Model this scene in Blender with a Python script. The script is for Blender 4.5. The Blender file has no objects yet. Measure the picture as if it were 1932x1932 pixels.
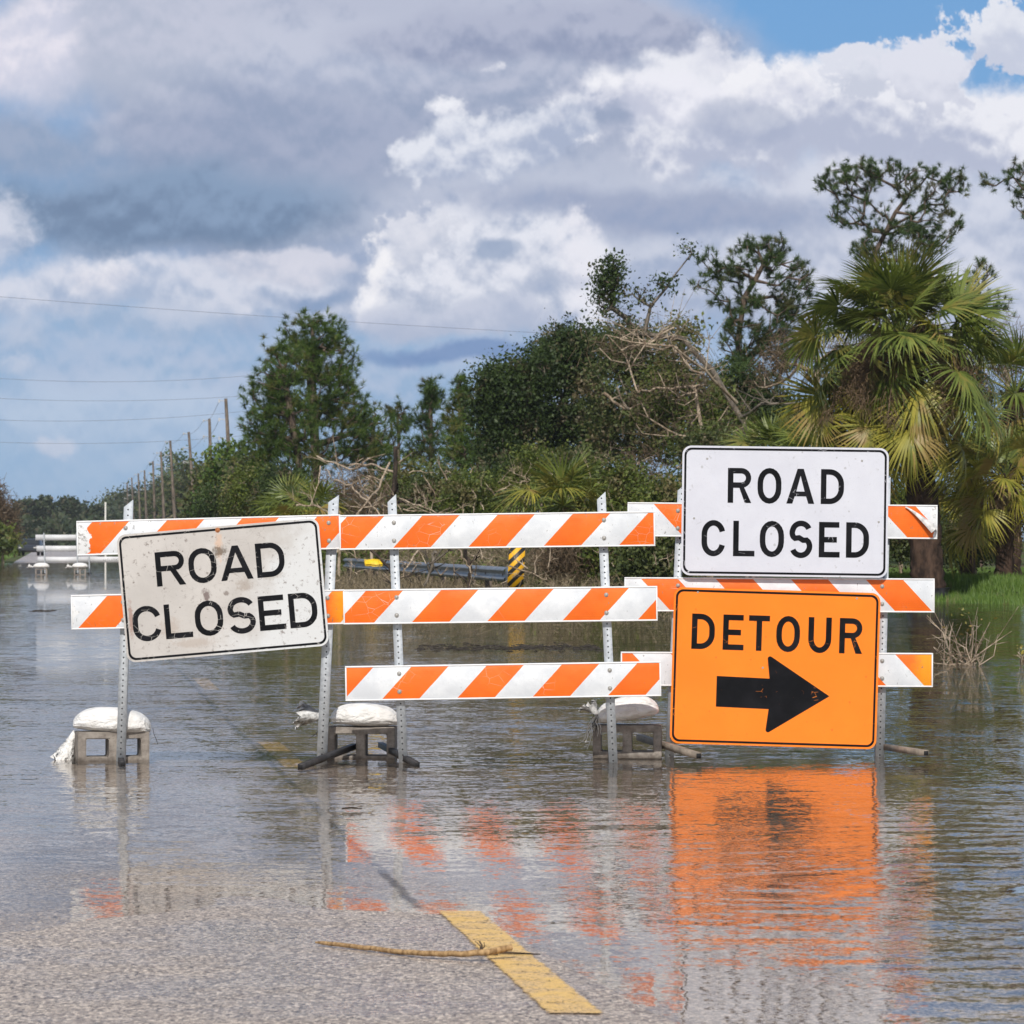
import bpy, bmesh, math, random
import numpy as np
from mathutils import Vector, Matrix
R = math.radians
scene = bpy.context.scene
col = scene.collection

# ------------------------------------------------------------------ camera
F, CX, H0, CH = 7300.0, 966.0, 1020.0, 1.32        # focal (px of a 1932 px frame), axis, horizon row, eye height
cam_d = bpy.data.cameras.new("camera"); cam = bpy.data.objects.new("camera", cam_d); col.objects.link(cam)
cam.location = (0, 0, CH); cam.rotation_euler = (R(90), 0, 0)
cam_d.sensor_width = 36; cam_d.lens = 36 * F / 1932; cam_d.shift_y = (H0 - 966) / 1932
cam_d.clip_start = 0.5; cam_d.clip_end = 6000
cam_d.dof.use_dof = True; cam_d.dof.focus_distance = 23.0; cam_d.dof.aperture_fstop = 16
scene.camera = cam
scene.view_settings.view_transform = 'Standard'; scene.view_settings.look = 'None'
scene.view_settings.exposure = 0.0; scene.view_settings.gamma = 1
SUN_EL, SUN_AZ = 43.0, 3.0

def W(px, py, Y):
    return Vector(((px - CX) / F * Y, Y, CH - (py - H0) / F * Y))

# ------------------------------------------------------------------ node helper
class E:
    nt = None
    def __init__(s, v): s.v = v
    @staticmethod
    def node(t, **kw):
        n = E.nt.nodes.new(t)
        for k, v in kw.items(): setattr(n, k, v)
        return n
def put(sock, v):
    if isinstance(v, E): v = v.v
    if isinstance(v, bpy.types.NodeSocket): E.nt.links.new(v, sock)
    elif isinstance(v, (tuple, list)) and len(v) == 3 and sock.type == 'RGBA': sock.default_value = (*v, 1)
    elif v is not None: sock.default_value = v
def mth(op, a, b=None, c=None, clamp=False):
    n = E.node('ShaderNodeMath', operation=op, use_clamp=clamp)
    put(n.inputs[0], a)
    if b is not None: put(n.inputs[1], b)
    if c is not None: put(n.inputs[2], c)
    return E(n.outputs[0])
def _op(op): return lambda a, b: mth(op, a, b)
def _rop(op): return lambda a, b: mth(op, b, a)
E.__add__ = _op('ADD'); E.__radd__ = _rop('ADD'); E.__sub__ = _op('SUBTRACT'); E.__rsub__ = _rop('SUBTRACT')
E.__mul__ = _op('MULTIPLY'); E.__rmul__ = _rop('MULTIPLY'); E.__truediv__ = _op('DIVIDE')
def smooth(x, a, b, lo=0.0, hi=1.0, lin=False):
    n = E.node('ShaderNodeMapRange', interpolation_type='LINEAR' if lin else 'SMOOTHSTEP')
    put(n.inputs['Value'], x); put(n.inputs['From Min'], a); put(n.inputs['From Max'], b)
    put(n.inputs['To Min'], lo); put(n.inputs['To Max'], hi)
    return E(n.outputs[0])
def mixc(f, a, b, blend='MIX'):
    n = E.node('ShaderNodeMix', data_type='RGBA', blend_type=blend)
    put(n.inputs[0], f); put(n.inputs[6], a); put(n.inputs[7], b)
    return E(n.outputs[2])
def xyz(x, y, z):
    n = E.node('ShaderNodeCombineXYZ'); put(n.inputs[0], x); put(n.inputs[1], y); put(n.inputs[2], z); return E(n.outputs[0])
def sep(v):
    n = E.node('ShaderNodeSeparateXYZ'); put(n.inputs[0], v); return [E(o) for o in n.outputs]
def scl(v, s):
    n = E.node('ShaderNodeVectorMath', operation='MULTIPLY'); put(n.inputs[0], v); put(n.inputs[1], s if isinstance(s, tuple) else (s, s, s)); return E(n.outputs[0])
def vadd(a, b):
    n = E.node('ShaderNodeVectorMath', operation='ADD'); put(n.inputs[0], a); put(n.inputs[1], b); return E(n.outputs[0])
def noise(v, scale, detail=4, rough=0.55, dist=0.0, color=False):
    n = E.node('ShaderNodeTexNoise'); put(n.inputs['Vector'], v); put(n.inputs['Scale'], scale)
    put(n.inputs['Detail'], detail); put(n.inputs['Roughness'], rough); put(n.inputs['Distortion'], dist)
    return E(n.outputs['Color' if color else 'Fac'])
def voro(v, scale, feature='F1', out='Distance', rnd=1.0):
    n = E.node('ShaderNodeTexVoronoi', feature=feature); put(n.inputs['Vector'], v); put(n.inputs['Scale'], scale)
    put(n.inputs['Randomness'], rnd)
    return E(n.outputs[out])
def objc(): return E(E.node('ShaderNodeTexCoord').outputs['Object'])
def posw(): return E(E.node('ShaderNodeNewGeometry').outputs['Position'])
def attr(name):
    n = E.node('ShaderNodeAttribute'); n.attribute_name = name; return E(n.outputs['Fac'])
def bump(h, dist, strength=1.0):
    n = E.node('ShaderNodeBump'); put(n.inputs['Height'], h); n.inputs['Distance'].default_value = dist
    n.inputs['Strength'].default_value = strength; return E(n.outputs[0])
def srgb(r, g, b):
    f = lambda c: (c / 255 / 12.92) if c / 255 <= 0.04045 else ((c / 255 + 0.055) / 1.055) ** 2.4
    return (f(r), f(g), f(b))
def new_mat(name):
    m = bpy.data.materials.new(name); m.use_nodes = True; m.node_tree.nodes.clear(); E.nt = m.node_tree
    return m
def out(sh):
    o = E.node('ShaderNodeOutputMaterial'); put(o.inputs['Surface'], sh)
def bsdf(color, rough=0.6, metal=0.0, normal=None, spec=0.5, **kw):
    n = E.node('ShaderNodeBsdfPrincipled'); put(n.inputs['Base Color'], color); put(n.inputs['Roughness'], rough)
    put(n.inputs['Metallic'], metal); put(n.inputs['Specular IOR Level'], spec)
    if normal is not None: put(n.inputs['Normal'], normal)
    return E(n.outputs[0])
def mixs(f, a, b):
    n = E.node('ShaderNodeMixShader'); put(n.inputs[0], f); put(n.inputs[1], a); put(n.inputs[2], b); return E(n.outputs[0])

# ------------------------------------------------------------------ world: sky + clouds
world = bpy.data.worlds.new("World"); scene.world = world; world.use_nodes = True
E.nt = world.node_tree; E.nt.nodes.clear()
def build_world():
    d = E(E.node('ShaderNodeTexCoord').outputs['Generated'])
    sky = E.node('ShaderNodeTexSky', sky_type='NISHITA'); sky.sun_disc = False
    sky.sun_elevation = R(SUN_EL); sky.sun_rotation = R(180 + SUN_AZ); sky.air_density = 1.0; sky.dust_density = 0.6; sky.ozone_density = 1.6
    S = 0.1
    x, y, z = sep(d)
    yy = mth('MAXIMUM', y, 0.08)
    u = x / yy * (F / 1000) + CX / 1000
    v = (H0 / 1000) - z / yy * (F / 1000)
    # noises on the direction sphere (isotropic, scaled so that 1 frame is about 0.26)
    wn = noise(scl(d, 1.0), 24, 6, 0.58, color=True)
    wx, wy, wz = sep(wn)
    u2 = u + (wx - 0.5) * 0.26; v2 = v + (wy - 0.5) * 0.16
    crisp = noise(scl(d, 1.0), 58, 7, 0.52, 0.1) - 0.5
    crisp_dn = noise(vadd(d, (0.0, 0, 0.0028)), 58, 7, 0.52, 0.1) - 0.5
    relief = (crisp - crisp_dn)                     # >0 where the tops face up
    soft = noise(vadd(d, (3.1, 1.7, 0.3)), 20, 4, 0.5) - 0.5
    puff = voro(vadd(d, scl(wn, 0.035)), 48, 'SMOOTH_F1') - 0.45
    fine = noise(vadd(d, scl(wn, 0.01)), 190, 6, 0.62) - 0.5
    # blue of the open sky
    base = scl(E(sky.outputs[0]), S)
    c = mixc(0.75, base, (0.105, 0.31, 0.66))
    c = mixc(smooth(v2, 0.45, 1.0, 0.0, 0.9), c, srgb(158, 187, 218))
    def L(cx, cy, rx, ry, soft_w, namp, top, bot, alpha=1.0, kind='c', tilt=0.0, power=2.0, rel=1.0):
        nonlocal c
        du = (u2 - cx); dv = (v2 - cy)
        if tilt: dv = dv - du * tilt
        a = du * (1 / rx); b = dv * (1 / ry)
        rr = mth('SQRT', a * a + b * b)
        f = 1.0 - rr
        n_ = crisp * (namp * 5.5) + puff * (-namp * 3.0) + fine * (namp * (7.0 if rx < 0.11 else 1.3)) if kind == 'c' else soft * (namp * 4) + crisp * (namp * 2.5)
        m = smooth(f + n_, 0.0, soft_w) 
        t = smooth(b * -1.0 + soft * 1.8 + relief * (7.5 * rel) + (puff * -2.2 if kind == 'c' else 0.0), -0.95, 0.75)
        cc = mixc(t, srgb(*bot), srgb(*top))
        if alpha != 1.0: m = m * alpha
        c = mixc(m, c, cc)
    # broad veils
    L(0.55, 0.72, 1.5, 0.26, 0.9, 0.15, (188, 198, 220), (150, 176, 208), 0.75, 's')
    L(0.15, 0.88, 0.5, 0.14, 0.7, 0.3, (165, 190, 218), (148, 180, 214), 0.6, 's')
    L(0.75, 0.18, 0.86, 0.32, 0.35, 0.12, (186, 192, 212), (156, 168, 194), 1.0, 's')
    L(1.0, 0.46, 1.2, 0.22, 0.5, 0.12, (190, 197, 216), (158, 172, 200), 0.95, 's')
    L(1.75, 0.45, 0.6, 0.32, 0.4, 0.15, (214, 218, 232), (180, 189, 211), 0.95, 's')
    # bright patch top left, grey mass, dark base
    L(0.62, 0.10, 0.5, 0.10, 0.8, 0.2, (200, 205, 222), (172, 182, 206), 0.7, 's')
    L(0.52, 0.27, 0.62, 0.13, 0.7, 0.15, (160, 170, 196), (146, 160, 188), 0.8, 's')
    L(0.16, 0.02, 0.34, 0.26, 0.5, 0.1, (196, 200, 218), (180, 188, 208), 1.0, 's')
    L(0.05, 0.08, 0.17, 0.19, 0.6, 0.15, (232, 229, 240), (205, 208, 226), 1.0, 's')
    L(0.30, 0.39, 0.46, 0.115, 0.55, 0.10, (136, 158, 188), (116, 137, 167), 1.0, 's', 0.0)
    L(0.05, 0.28, 0.30, 0.09, 0.7, 0.1, (158, 172, 198), (142, 162, 192), 1.0, 's')
    L(0.20, 0.275, 0.06, 0.03, 0.8, 0.2, (182, 190, 210), (162, 174, 200), 0.8, 's')
    L(1.02, 0.075, 0.46, 0.075, 0.5, 0.12, (178, 184, 206), (148, 158, 186), 0.95, 's')
    L(0.20, 0.78, 0.55, 0.10, 0.9, 0.25, (186, 203, 226), (168, 190, 218), 0.75, 's')
    # lower left cumulus
    L(0.0, 0.45, 0.088, 0.081, 1.1, 0.2, (214, 218, 232), (190, 198, 218), 0.95)
    L(0.30, 0.545, 0.46, 0.065, 0.5, 0.2, (218, 221, 234), (172, 186, 211), 0.9)
    L(0.21, 0.53, 0.081, 0.056, 1.1, 0.24, (240, 238, 244), (206, 210, 226), 1.0)
    L(0.52, 0.50, 0.20, 0.035, 0.5, 0.25, (216, 217, 230), (186, 194, 214), 0.9)
    L(0.25, 0.62, 0.30, 0.06, 0.8, 0.3, (190, 200, 220), (160, 180, 208), 0.7)
    L(0.58, 0.555, 0.16, 0.022, 0.8, 0.2, (130, 154, 190), (130, 154, 190), 0.8, 's')
    # centre cumulus towers
    L(0.97, 0.28, 0.22, 0.085, 0.3, 0.3, (228, 231, 241), (170, 181, 206), 1.0, tilt=-0.25)
    L(0.90, 0.52, 0.24, 0.14, 0.30, 0.22, (230, 232, 242), (178, 188, 210), 1.0)
    L(0.80, 0.445, 0.10, 0.06, 0.4, 0.3, (222, 224, 235), (192, 199, 217), 0.9)
    L(0.71, 0.515, 0.048, 0.106, 1.1, 0.32, (246, 245, 249), (228, 229, 238), 1.0, tilt=-0.3)
    L(0.88, 0.61, 0.22, 0.055, 0.5, 0.2, (198, 204, 222), (178, 188, 211), 0.95)
    L(0.88, 0.675, 0.30, 0.030, 0.6, 0.15, (126, 152, 194), (118, 146, 190), 0.95, 's')
    L(0.95, 0.49, 0.05, 0.025, 0.6, 0.3, (146, 164, 194), (146, 164, 194), 0.8, 's')
    # right side
    L(1.27, 0.40, 0.46, 0.055, 0.6, 0.15, (162, 172, 198), (150, 164, 194), 0.95, 's')
    L(1.52, 0.225, 0.60, 0.135, 0.30, 0.20, (236, 237, 245), (182, 189, 211), 1.0)
    L(1.33, 0.115, 0.081, 0.088, 1.1, 0.28, (230, 231, 241), (206, 210, 226), 1.0, tilt=0.3)
    L(1.62, 0.14, 0.085, 0.06, 0.3, 0.35, (222, 225, 237), (202, 207, 223), 1.0)
    L(1.46, 0.17, 0.10, 0.045, 0.35, 0.4, (242, 242, 248), (212, 215, 230), 1.0)
    L(1.75, 0.155, 0.10, 0.055, 0.3, 0.35, (224, 226, 238), (204, 208, 224), 1.0)
    L(1.92, 0.075, 0.10, 0.075, 0.28, 0.3, (228, 231, 241), (200, 206, 224), 1.0)
    L(1.20, 0.21, 0.17, 0.055, 0.6, 0.25, (238, 238, 247), (200, 204, 222), 0.95)
    L(1.42, 0.25, 0.12, 0.05, 0.5, 0.3, (176, 184, 206), (168, 177, 202), 0.7)
    # ragged bright scud
    L(1.08, 0.28, 0.075, 0.037, 1.1, 0.44, (248, 247, 251), (226, 228, 238), 1.0)
    L(1.10, 0.19, 0.037, 0.035, 1.1, 0.4, (244, 244, 250), (220, 222, 234), 1.0)
    L(0.87, 0.205, 0.056, 0.027, 1.1, 0.44, (240, 241, 248), (216, 219, 232), 1.0)
    L(0.96, 0.143, 0.027, 0.013, 1.1, 0.32, (242, 242, 248), (220, 222, 234), 1.0)
    L(0.81, 0.36, 0.035, 0.022, 1.1, 0.4, (236, 238, 246), (212, 216, 230), 0.9)
    L(1.08, 0.50, 0.056, 0.106, 1.1, 0.32, (234, 234, 243), (206, 210, 226), 0.95, tilt=0.2)
    L(0.10, 0.845, 0.037, 0.016, 1.1, 0.32, (200, 208, 226), (186, 198, 220), 0.8)
    L(0.06, 0.70, 0.062, 0.025, 1.1, 0.4, (206, 212, 228), (190, 200, 220), 0.6)
    front = c
    # rest of the sky, seen only from elsewhere or mirrored
    g = noise(vadd(d, (1.3, 0.2, 5.0)), 2.6, 8, 0.58, 0.4)
    cov = smooth(g, 0.46, 0.58)
    rest = mixc(cov, base, mixc(smooth(g, 0.5, 0.8), (0.50, 0.51, 0.55), (0.24, 0.27, 0.33)))
    gate = smooth(y, 0.86, 0.96)
    fin = mixc(gate, rest, front)
    bg = E.node('ShaderNodeBackground'); put(bg.inputs[0], scl(fin, 1 / S)); bg.inputs[1].default_value = S
    o = E.node('ShaderNodeOutputWorld'); E.nt.links.new(bg.outputs[0], o.inputs[0])
build_world(); world.cycles.sampling_method = 'NONE'
sun_d = bpy.data.lights.new("sun", 'SUN'); sun_d.energy = 3.9; sun_d.angle = R(0.5); sun_d.color = (1, 0.955, 0.89)
sun = bpy.data.objects.new("sun", sun_d); col.objects.link(sun); sun.rotation_euler = (R(90 - SUN_EL), 0, R(-SUN_AZ))

# ------------------------------------------------------------------ object helpers
def tag(o, label=None, cat=None, group=None, kind=None):
    if label: o['label'] = label
    if cat: o['category'] = cat
    if group: o['group'] = group
    if kind: o['kind'] = kind
    return o
def thing(name, loc, label, cat, group=None, rot=(0, 0, 0)):
    o = bpy.data.objects.new(name, None); col.objects.link(o); o.location = loc; o.rotation_euler = rot
    o.empty_display_size = 0.2
    return tag(o, label, cat, group)
def link(name, me, parent=None, mats=()):
    o = bpy.data.objects.new(name, me); col.objects.link(o)
    for m in mats: me.materials.append(m)
    if parent: o.parent = parent
    return o
def setmesh(me, V, faces_list, tones=None, matidx=None, smooth_=False):
    """faces_list: list of int arrays (n,k)."""
    V = np.asarray(V, dtype=np.float32)
    me.vertices.add(len(V)); me.vertices.foreach_set('co', V.ravel())
    loops = np.concatenate([f.ravel() for f in faces_list]); tot = np.concatenate([np.full(len(f), f.shape[1]) for f in faces_list])
    me.loops.add(len(loops)); me.loops.foreach_set('vertex_index', loops.astype(np.int32))
    me.polygons.add(len(tot)); st = np.concatenate([[0], np.cumsum(tot)[:-1]])
    me.polygons.foreach_set('loop_start', st.astype(np.int32))
    me.update(calc_edges=True)
    if smooth_: me.polygons.foreach_set('use_smooth', np.ones(len(tot), dtype=bool))
    if matidx is not None: me.polygons.foreach_set('material_index', np.asarray(matidx, dtype=np.int32))
    if tones is not None:
        a = me.attributes.new('tone', 'FLOAT', 'FACE'); a.data.foreach_set('value', np.asarray(tones, dtype=np.float32))
    me.validate(); me.update()
class MB:
    """collects pieces (numpy) and links them as one mesh"""
    def __init__(s): s.V = []; s.Fs = {3: [], 4: []}; s.n = 0; s.T = {3: [], 4: []}; s.M = {3: [], 4: []}
    def add(s, V, Fa, tone=None, m=0):
        V = np.asarray(V, float).reshape(-1, 3); Fa = np.asarray(Fa, int); k = Fa.shape[1]
        s.V.append(V); s.Fs[k].append(Fa + s.n); s.n += len(V)
        s.T[k].append(np.broadcast_to(np.asarray(0.5 if tone is None else tone, float), (len(Fa),)))
        s.M[k].append(np.full(len(Fa), m))
    def box(s, c, size, rot=None, m=0, tone=None):
        x, y, z = [q / 2 for q in size]
        V = np.array([(-x, -y, -z), (x, -y, -z), (x, y, -z), (-x, y, -z), (-x, -y, z), (x, -y, z), (x, y, z), (-x, y, z)])
        if rot is not None: V = V @ np.array(rot).T
        s.add(V + np.array(c), [(0, 3, 2, 1), (4, 5, 6, 7), (0, 1, 5, 4), (1, 2, 6, 5), (2, 3, 7, 6), (3, 0, 4, 7)], tone, m)
    def disc(s, c, r, k=10, m=0, depth=0.004):
        """short stud facing -Y"""
        a = np.arange(k) * 2 * np.pi / k; c = np.array(c)
        ring = np.stack([np.cos(a) * r, np.zeros(k), np.sin(a) * r], 1)
        V = np.vstack([c + ring + (0, depth, 0), c + ring * 0.9, [c + (0, -depth * 0.4, 0)]])
        i = np.arange(k); j = (i + 1) % k
        s.add(V, np.stack([i, j, j + k, i + k], 1), None, m)
        V2 = V[k:]; s.add(V2, np.stack([i, j, np.full(k, k)], 1), None, m)
    def tube(s, pts, rad, k=8, m=0, tone=None, cap=True, jit=0, rng=None):
        P = np.array([tuple(p) for p in pts], float); n = len(P); rad = np.broadcast_to(np.asarray(rad, float), (n,))
        T = np.gradient(P, axis=0); T /= np.linalg.norm(T, axis=1)[:, None] + 1e-9
        up = np.array([0, 0, 1.0]) if abs(T[:, 2]).mean() < 0.8 else np.array([1.0, 0, 0])
        A = np.cross(T, up); A /= np.linalg.norm(A, axis=1)[:, None] + 1e-9; B = np.cross(T, A)
        a = np.arange(k) * 2 * np.pi / k
        rr = rad[:, None] * (np.ones((n, k)) if not jit else 1 + jit * (rng.random((n, k)) - .5))
        V = P[:, None] + rr[..., None] * (A[:, None] * np.cos(a)[None, :, None] + B[:, None] * np.sin(a)[None, :, None])
        i = np.arange(n - 1)[:, None] * k; j = np.arange(k)[None]; j2 = (j + 1) % k
        Fq = np.stack([i + j, i + j2, i + k + j2, i + k + j], -1).reshape(-1, 4)
        s.add(V.reshape(-1, 3), Fq, tone, m)
        if cap:
            for q, idx in ((0, 0), (n - 1, (n - 1) * k)):
                ring = V[q]; c = P[q]
                jj = np.arange(k); s.add(np.vstack([ring, [c]]), np.stack([jj, (jj + 1) % k, np.full(k, k)], 1), tone, m)
    def cones(s, p0, p1, r0, r1, k=4, tone=None, m=0):
        p0 = np.asarray(p0, float); p1 = np.asarray(p1, float); n = len(p0)
        if n == 0: return
        T = p1 - p0; T /= np.linalg.norm(T, axis=1)[:, None] + 1e-9
        up = np.where(np.abs(T[:, 2:3]) < 0.9, np.array([[0, 0, 1.0]]), np.array([[1.0, 0, 0]]))
        A = np.cross(T, up); A /= np.linalg.norm(A, axis=1)[:, None] + 1e-9; B = np.cross(T, A)
        a = np.arange(k) * 2 * np.pi / k
        ring = A[:, None] * np.cos(a)[None, :, None] + B[:, None] * np.sin(a)[None, :, None]
        V = np.concatenate([p0[:, None] + ring * np.reshape(r0, (-1, 1, 1)), p1[:, None] + ring * np.reshape(r1, (-1, 1, 1))], 1)
        b = (np.arange(n) * 2 * k)[:, None]; j = np.arange(k)[None]; j2 = (j + 1) % k
        s.add(V.reshape(-1, 3), np.stack([b + j, b + j2, b + k + j2, b + k + j], -1).reshape(-1, 4),
              None if tone is None else np.repeat(np.broadcast_to(tone, (n,)), k), m)
    def build(s, name, mats, parent=None, smooth_=False, origin=None):
        me = bpy.data.meshes.new(name)
        V = np.vstack(s.V)
        if origin is not None: V = V - np.array(origin)
        fl, tn, mi = [], [], []
        for k in (3, 4):
            if s.Fs[k]: fl.append(np.vstack(s.Fs[k])); tn.append(np.concatenate(s.T[k])); mi.append(np.concatenate(s.M[k]))
        setmesh(me, V, fl, np.concatenate(tn), np.concatenate(mi), smooth_)
        if not isinstance(mats, (list, tuple)): mats = [mats]
        o = link(name, me, parent, mats)
        if origin is not None and parent is None: o.location = origin
        return o
def rotm(ax, deg): return np.array(Matrix.Rotation(R(deg), 3, ax))

# ------------------------------------------------------------------ materials
M = {}
def mat_asphalt():
    m = new_mat('wet_asphalt'); p = posw(); px, py, pz = sep(p)
    st = vadd(p, (0, 0, 0))
    s1 = voro(scl(st, (1, 0.8, 1)), 100, 'F1', 'Color'); r_, g_, b_ = sep(s1)
    n2 = noise(p, 0.9, 5, 0.6); n3 = noise(p, 6, 4, 0.6); n4 = noise(p, 60, 3, 0.7)
    base = mixc(smooth(n2, 0.35, 0.65), srgb(112, 98, 91), srgb(142, 127, 118))
    stone = mixc(r_, srgb(48, 42, 40), srgb(244, 226, 206))
    c = mixc(smooth(g_, 0.25, 0.55, 0.35, 0.9), base, stone)
    c = mixc(smooth(n3, 0.62, 0.75, 0, 0.35), c, srgb(66, 60, 58))
    c = mixc(smooth(n4, 0.60, 0.72, 0, 0.7), c, srgb(44, 40, 40))
    h = voro(st, 95, 'F1', 'Distance')
    nb = bump(mth('MULTIPLY', h, -1.0) + n4 * 0.6, 0.006, 0.6)
    out(bsdf(c, smooth(n2 + n3 * 0.3, 0.45, 0.75, 0.16, 0.5), 0, nb, 0.5)); return m
M['asphalt'] = mat_asphalt()
def mat_yellow():
    m = new_mat('road_paint_yellow'); o = objc(); x, y, z = sep(o)
    n = noise(o, 7, 5, 0.65); n2 = noise(o, 80, 4, 0.75); v1, v2, v3 = sep(voro(scl(o, (1, 0.8, 1)), 100, 'F1', 'Color'))
    c = mixc(smooth(n, 0.35, 0.7), srgb(240, 198, 118), srgb(230, 196, 146))
    c = mixc(v1 * 0.30, c, srgb(160, 128, 84))
    c = mixc(smooth(n2, 0.56, 0.72, 0, 0.45), c, srgb(120, 100, 76))
    cr = mth('ABSOLUTE', mth('FRACT', (y + (noise(scl(o, (3, 1, 1)), 5, 4, 0.7) - 0.5) * 0.30) * 5.1) - 0.5)
    cm = smooth(cr, 0.0, 0.045, 1, 0) * smooth(noise(vadd(o, (3, 3, 3)), 9, 3), 0.42, 0.55)
    ed = mth('ABSOLUTE', x) + (noise(o, 16, 5, 0.75) - 0.5) * 0.045 + (n2 - 0.5) * 0.02
    al = smooth(ed, 0.066, 0.080, 1, 0) * smooth(n2 + n * 0.5 + v2 * 0.10, 0.86, 0.96, 1, 0.1) * (1.0 - cm * 0.85)
    tr = E(E.node('ShaderNodeBsdfTransparent').outputs[0])
    out(mixs(al, tr, bsdf(c, 0.6, 0, bump(n2 + v3 * 0.7, 0.003), 0.3))); return m
M['yellow'] = mat_yellow()
def mat_seam():
    m = new_mat('road_seam_tar'); o = objc(); x, y, z = sep(o)
    ed = mth('ABSOLUTE', x + (noise(o, 2.3, 4, 0.6) - 0.5) * 0.06) + (noise(o, 20, 3, 0.7) - 0.5) * 0.03
    al = smooth(ed, 0.006, 0.030, 0.42, 0) * smooth(noise(o, 1.1, 4, 0.6), 0.35, 0.55, 0.25, 1)
    out(mixs(al, E(E.node('ShaderNodeBsdfTransparent').outputs[0]), bsdf(srgb(46, 44, 46), 0.5))); return m
M['seam'] = mat_seam()
def mat_ground():
    m = new_mat('grassy_ground'); p = posw()
    n = noise(p, 0.25, 5, 0.6); n2 = noise(p, 2.5, 5, 0.65); n3 = noise(p, 18, 3, 0.7)
    c = mixc(smooth(n2, 0.35, 0.65), (0.035, 0.065, 0.012), (0.085, 0.125, 0.022))
    c = mixc(smooth(n + n3 * 0.3, 0.58, 0.80), c, (0.11, 0.085, 0.045))
    out(bsdf(c, 0.9, 0, bump(n3, 0.05), 0.2)); return m
M['ground'] = mat_ground()
def mat_water():
    m = new_mat('flood_water'); p = posw(); x, y, z = sep(p)
    dep = attr('depth'); rip = attr('ripple')
    # ripple slopes from independent noise channels
    flow = vadd(scl(p, (1.0, 1.0, 0)), scl(noise(p, 0.35, 2, 0.5, color=True), 0.9))
    a1, a2, a3 = sep(noise(scl(flow, (0.55, 1.0, 1.0)), 9.5, 4, 0.65, color=True))
    b1, b2, b3 = sep(noise(scl(flow, (0.35, 1.0, 1.0)), 2.6, 2, 0.5, color=True))
    e1, e2, e3 = sep(noise(p, 38.0, 2, 0.5, color=True))
    # slanting wind ripples
    fx, fy, fz = sep(flow)
    ph = (fy * 1.0 + fx * -0.42) * 17.0 + (noise(p, 0.8, 3, 0.5) * 26.0)
    wv = mth('SINE', ph)
    wv = wv * mth('ABSOLUTE', wv) * smooth(noise(p, 1.1, 2), 0.35, 0.6)
    patch = smooth(noise(scl(p, (0.6, 0.22, 1)), 0.8, 3, 0.6), 0.35, 0.65, 0.55, 1.35)
    k = rip * patch
    sy = ((a2 - 0.5) * 1.15 + (b2 - 0.5) * 0.40 + (e2 - 0.5) * 0.95 + wv * smooth(rip, 0.07, 0.17, 0, 0.26) * smooth(y, 16, 20, 1, 0)) * k
    sx = ((a1 - 0.5) * 1.2 + (b1 - 0.5) * 0.8 + (e1 - 0.5) * 0.5) * k
    nv = E.node('ShaderNodeVectorMath', operation='NORMALIZE'); put(nv.inputs[0], xyz(sx, sy, 1.0)); nrm = E(nv.outputs[0])
    fr = E.node('ShaderNodeFresnel'); fr.inputs['IOR'].default_value = 1.333; put(fr.inputs['Normal'], nrm)
    gl = E.node('ShaderNodeBsdfGlossy'); gl.inputs['Roughness'].default_value = 0.012; put(gl.inputs['Normal'], nrm)
    put(gl.inputs['Color'], (1, 1, 1))
    tr = E.node('ShaderNodeBsdfTransparent'); put(tr.inputs[0], mixc(smooth(dep, 0.0, 0.08), (0.99, 0.98, 0.97), (0.88, 0.83, 0.76)))
    mud = bsdf(mixc(smooth(dep, 0.03, 0.3), (0.20, 0.17, 0.135), (0.035, 0.030, 0.018)), 0.9, spec=0.0)
    under = mixs(smooth(dep, 0.02, 0.26, 0, 1, lin=True), E(tr.outputs[0]), mud)
    f = E(fr.outputs[0]) * smooth(dep + (voro(p, 95) - 0.35) * 0.020 + (noise(scl(p, (1, 0.6, 1)), 1.6, 5, 0.62) - 0.5) * 0.034, -0.012, 0.013, 0, smooth(dep, 0.025, 0.09, 0.76, 0.96))
    out(mixs(f, under, E(gl.outputs[0]))); return m
M['water'] = mat_water()
def leafmat(name, lo, hi, dry=None, drya=0.0, trans=0.25, rough=0.55):
    m = new_mat(name); t = attr('tone'); p = posw()
    n = noise(p, 1.3, 3, 0.6)
    c = mixc(t, lo, hi)
    if dry: c = mixc(smooth(n + t * 0.12, 0.60 - drya, 0.70 - drya * 0.6, 0, 0.85), c, dry)
    d = bsdf(c, rough, spec=0.35)
    tl = E.node('ShaderNodeBsdfTranslucent'); put(tl.inputs[0], scl(c, (1.25, 1.3, 0.7)))
    out(mixs(trans, d, E(tl.outputs[0]))); return m
M['oak'] = leafmat('oak_leaves', (0.014, 0.028, 0.008), (0.075, 0.115, 0.028), (0.13, 0.10, 0.06), -0.03)
M['oak_dry'] = leafmat('thin_oak_leaves', (0.030, 0.046, 0.013), (0.145, 0.175, 0.052), (0.17, 0.125, 0.075), 0.02)
M['pine'] = leafmat('pine_needles', (0.022, 0.058, 0.010), (0.125, 0.190, 0.030), (0.15, 0.14, 0.035), 0.0, 0.2)
M['pine_dk'] = leafmat('dark_pine_needles', (0.018, 0.044, 0.012), (0.095, 0.150, 0.036), (0.11, 0.10, 0.04), 0.0, 0.2)
M['brush'] = leafmat('brush_leaves', (0.028, 0.050, 0.009), (0.185, 0.225, 0.040), (0.17, 0.135, 0.065), 0.03)
M['brown'] = leafmat('dead_brown_leaves', (0.075, 0.052, 0.032), (0.235, 0.165, 0.100), None, 0, 0.15)
M['palm'] = leafmat('palm_fronds', (0.032, 0.060, 0.010), (0.240, 0.285, 0.060), (0.24, 0.21, 0.05), 0.03, 0.2, 0.4)
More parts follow.
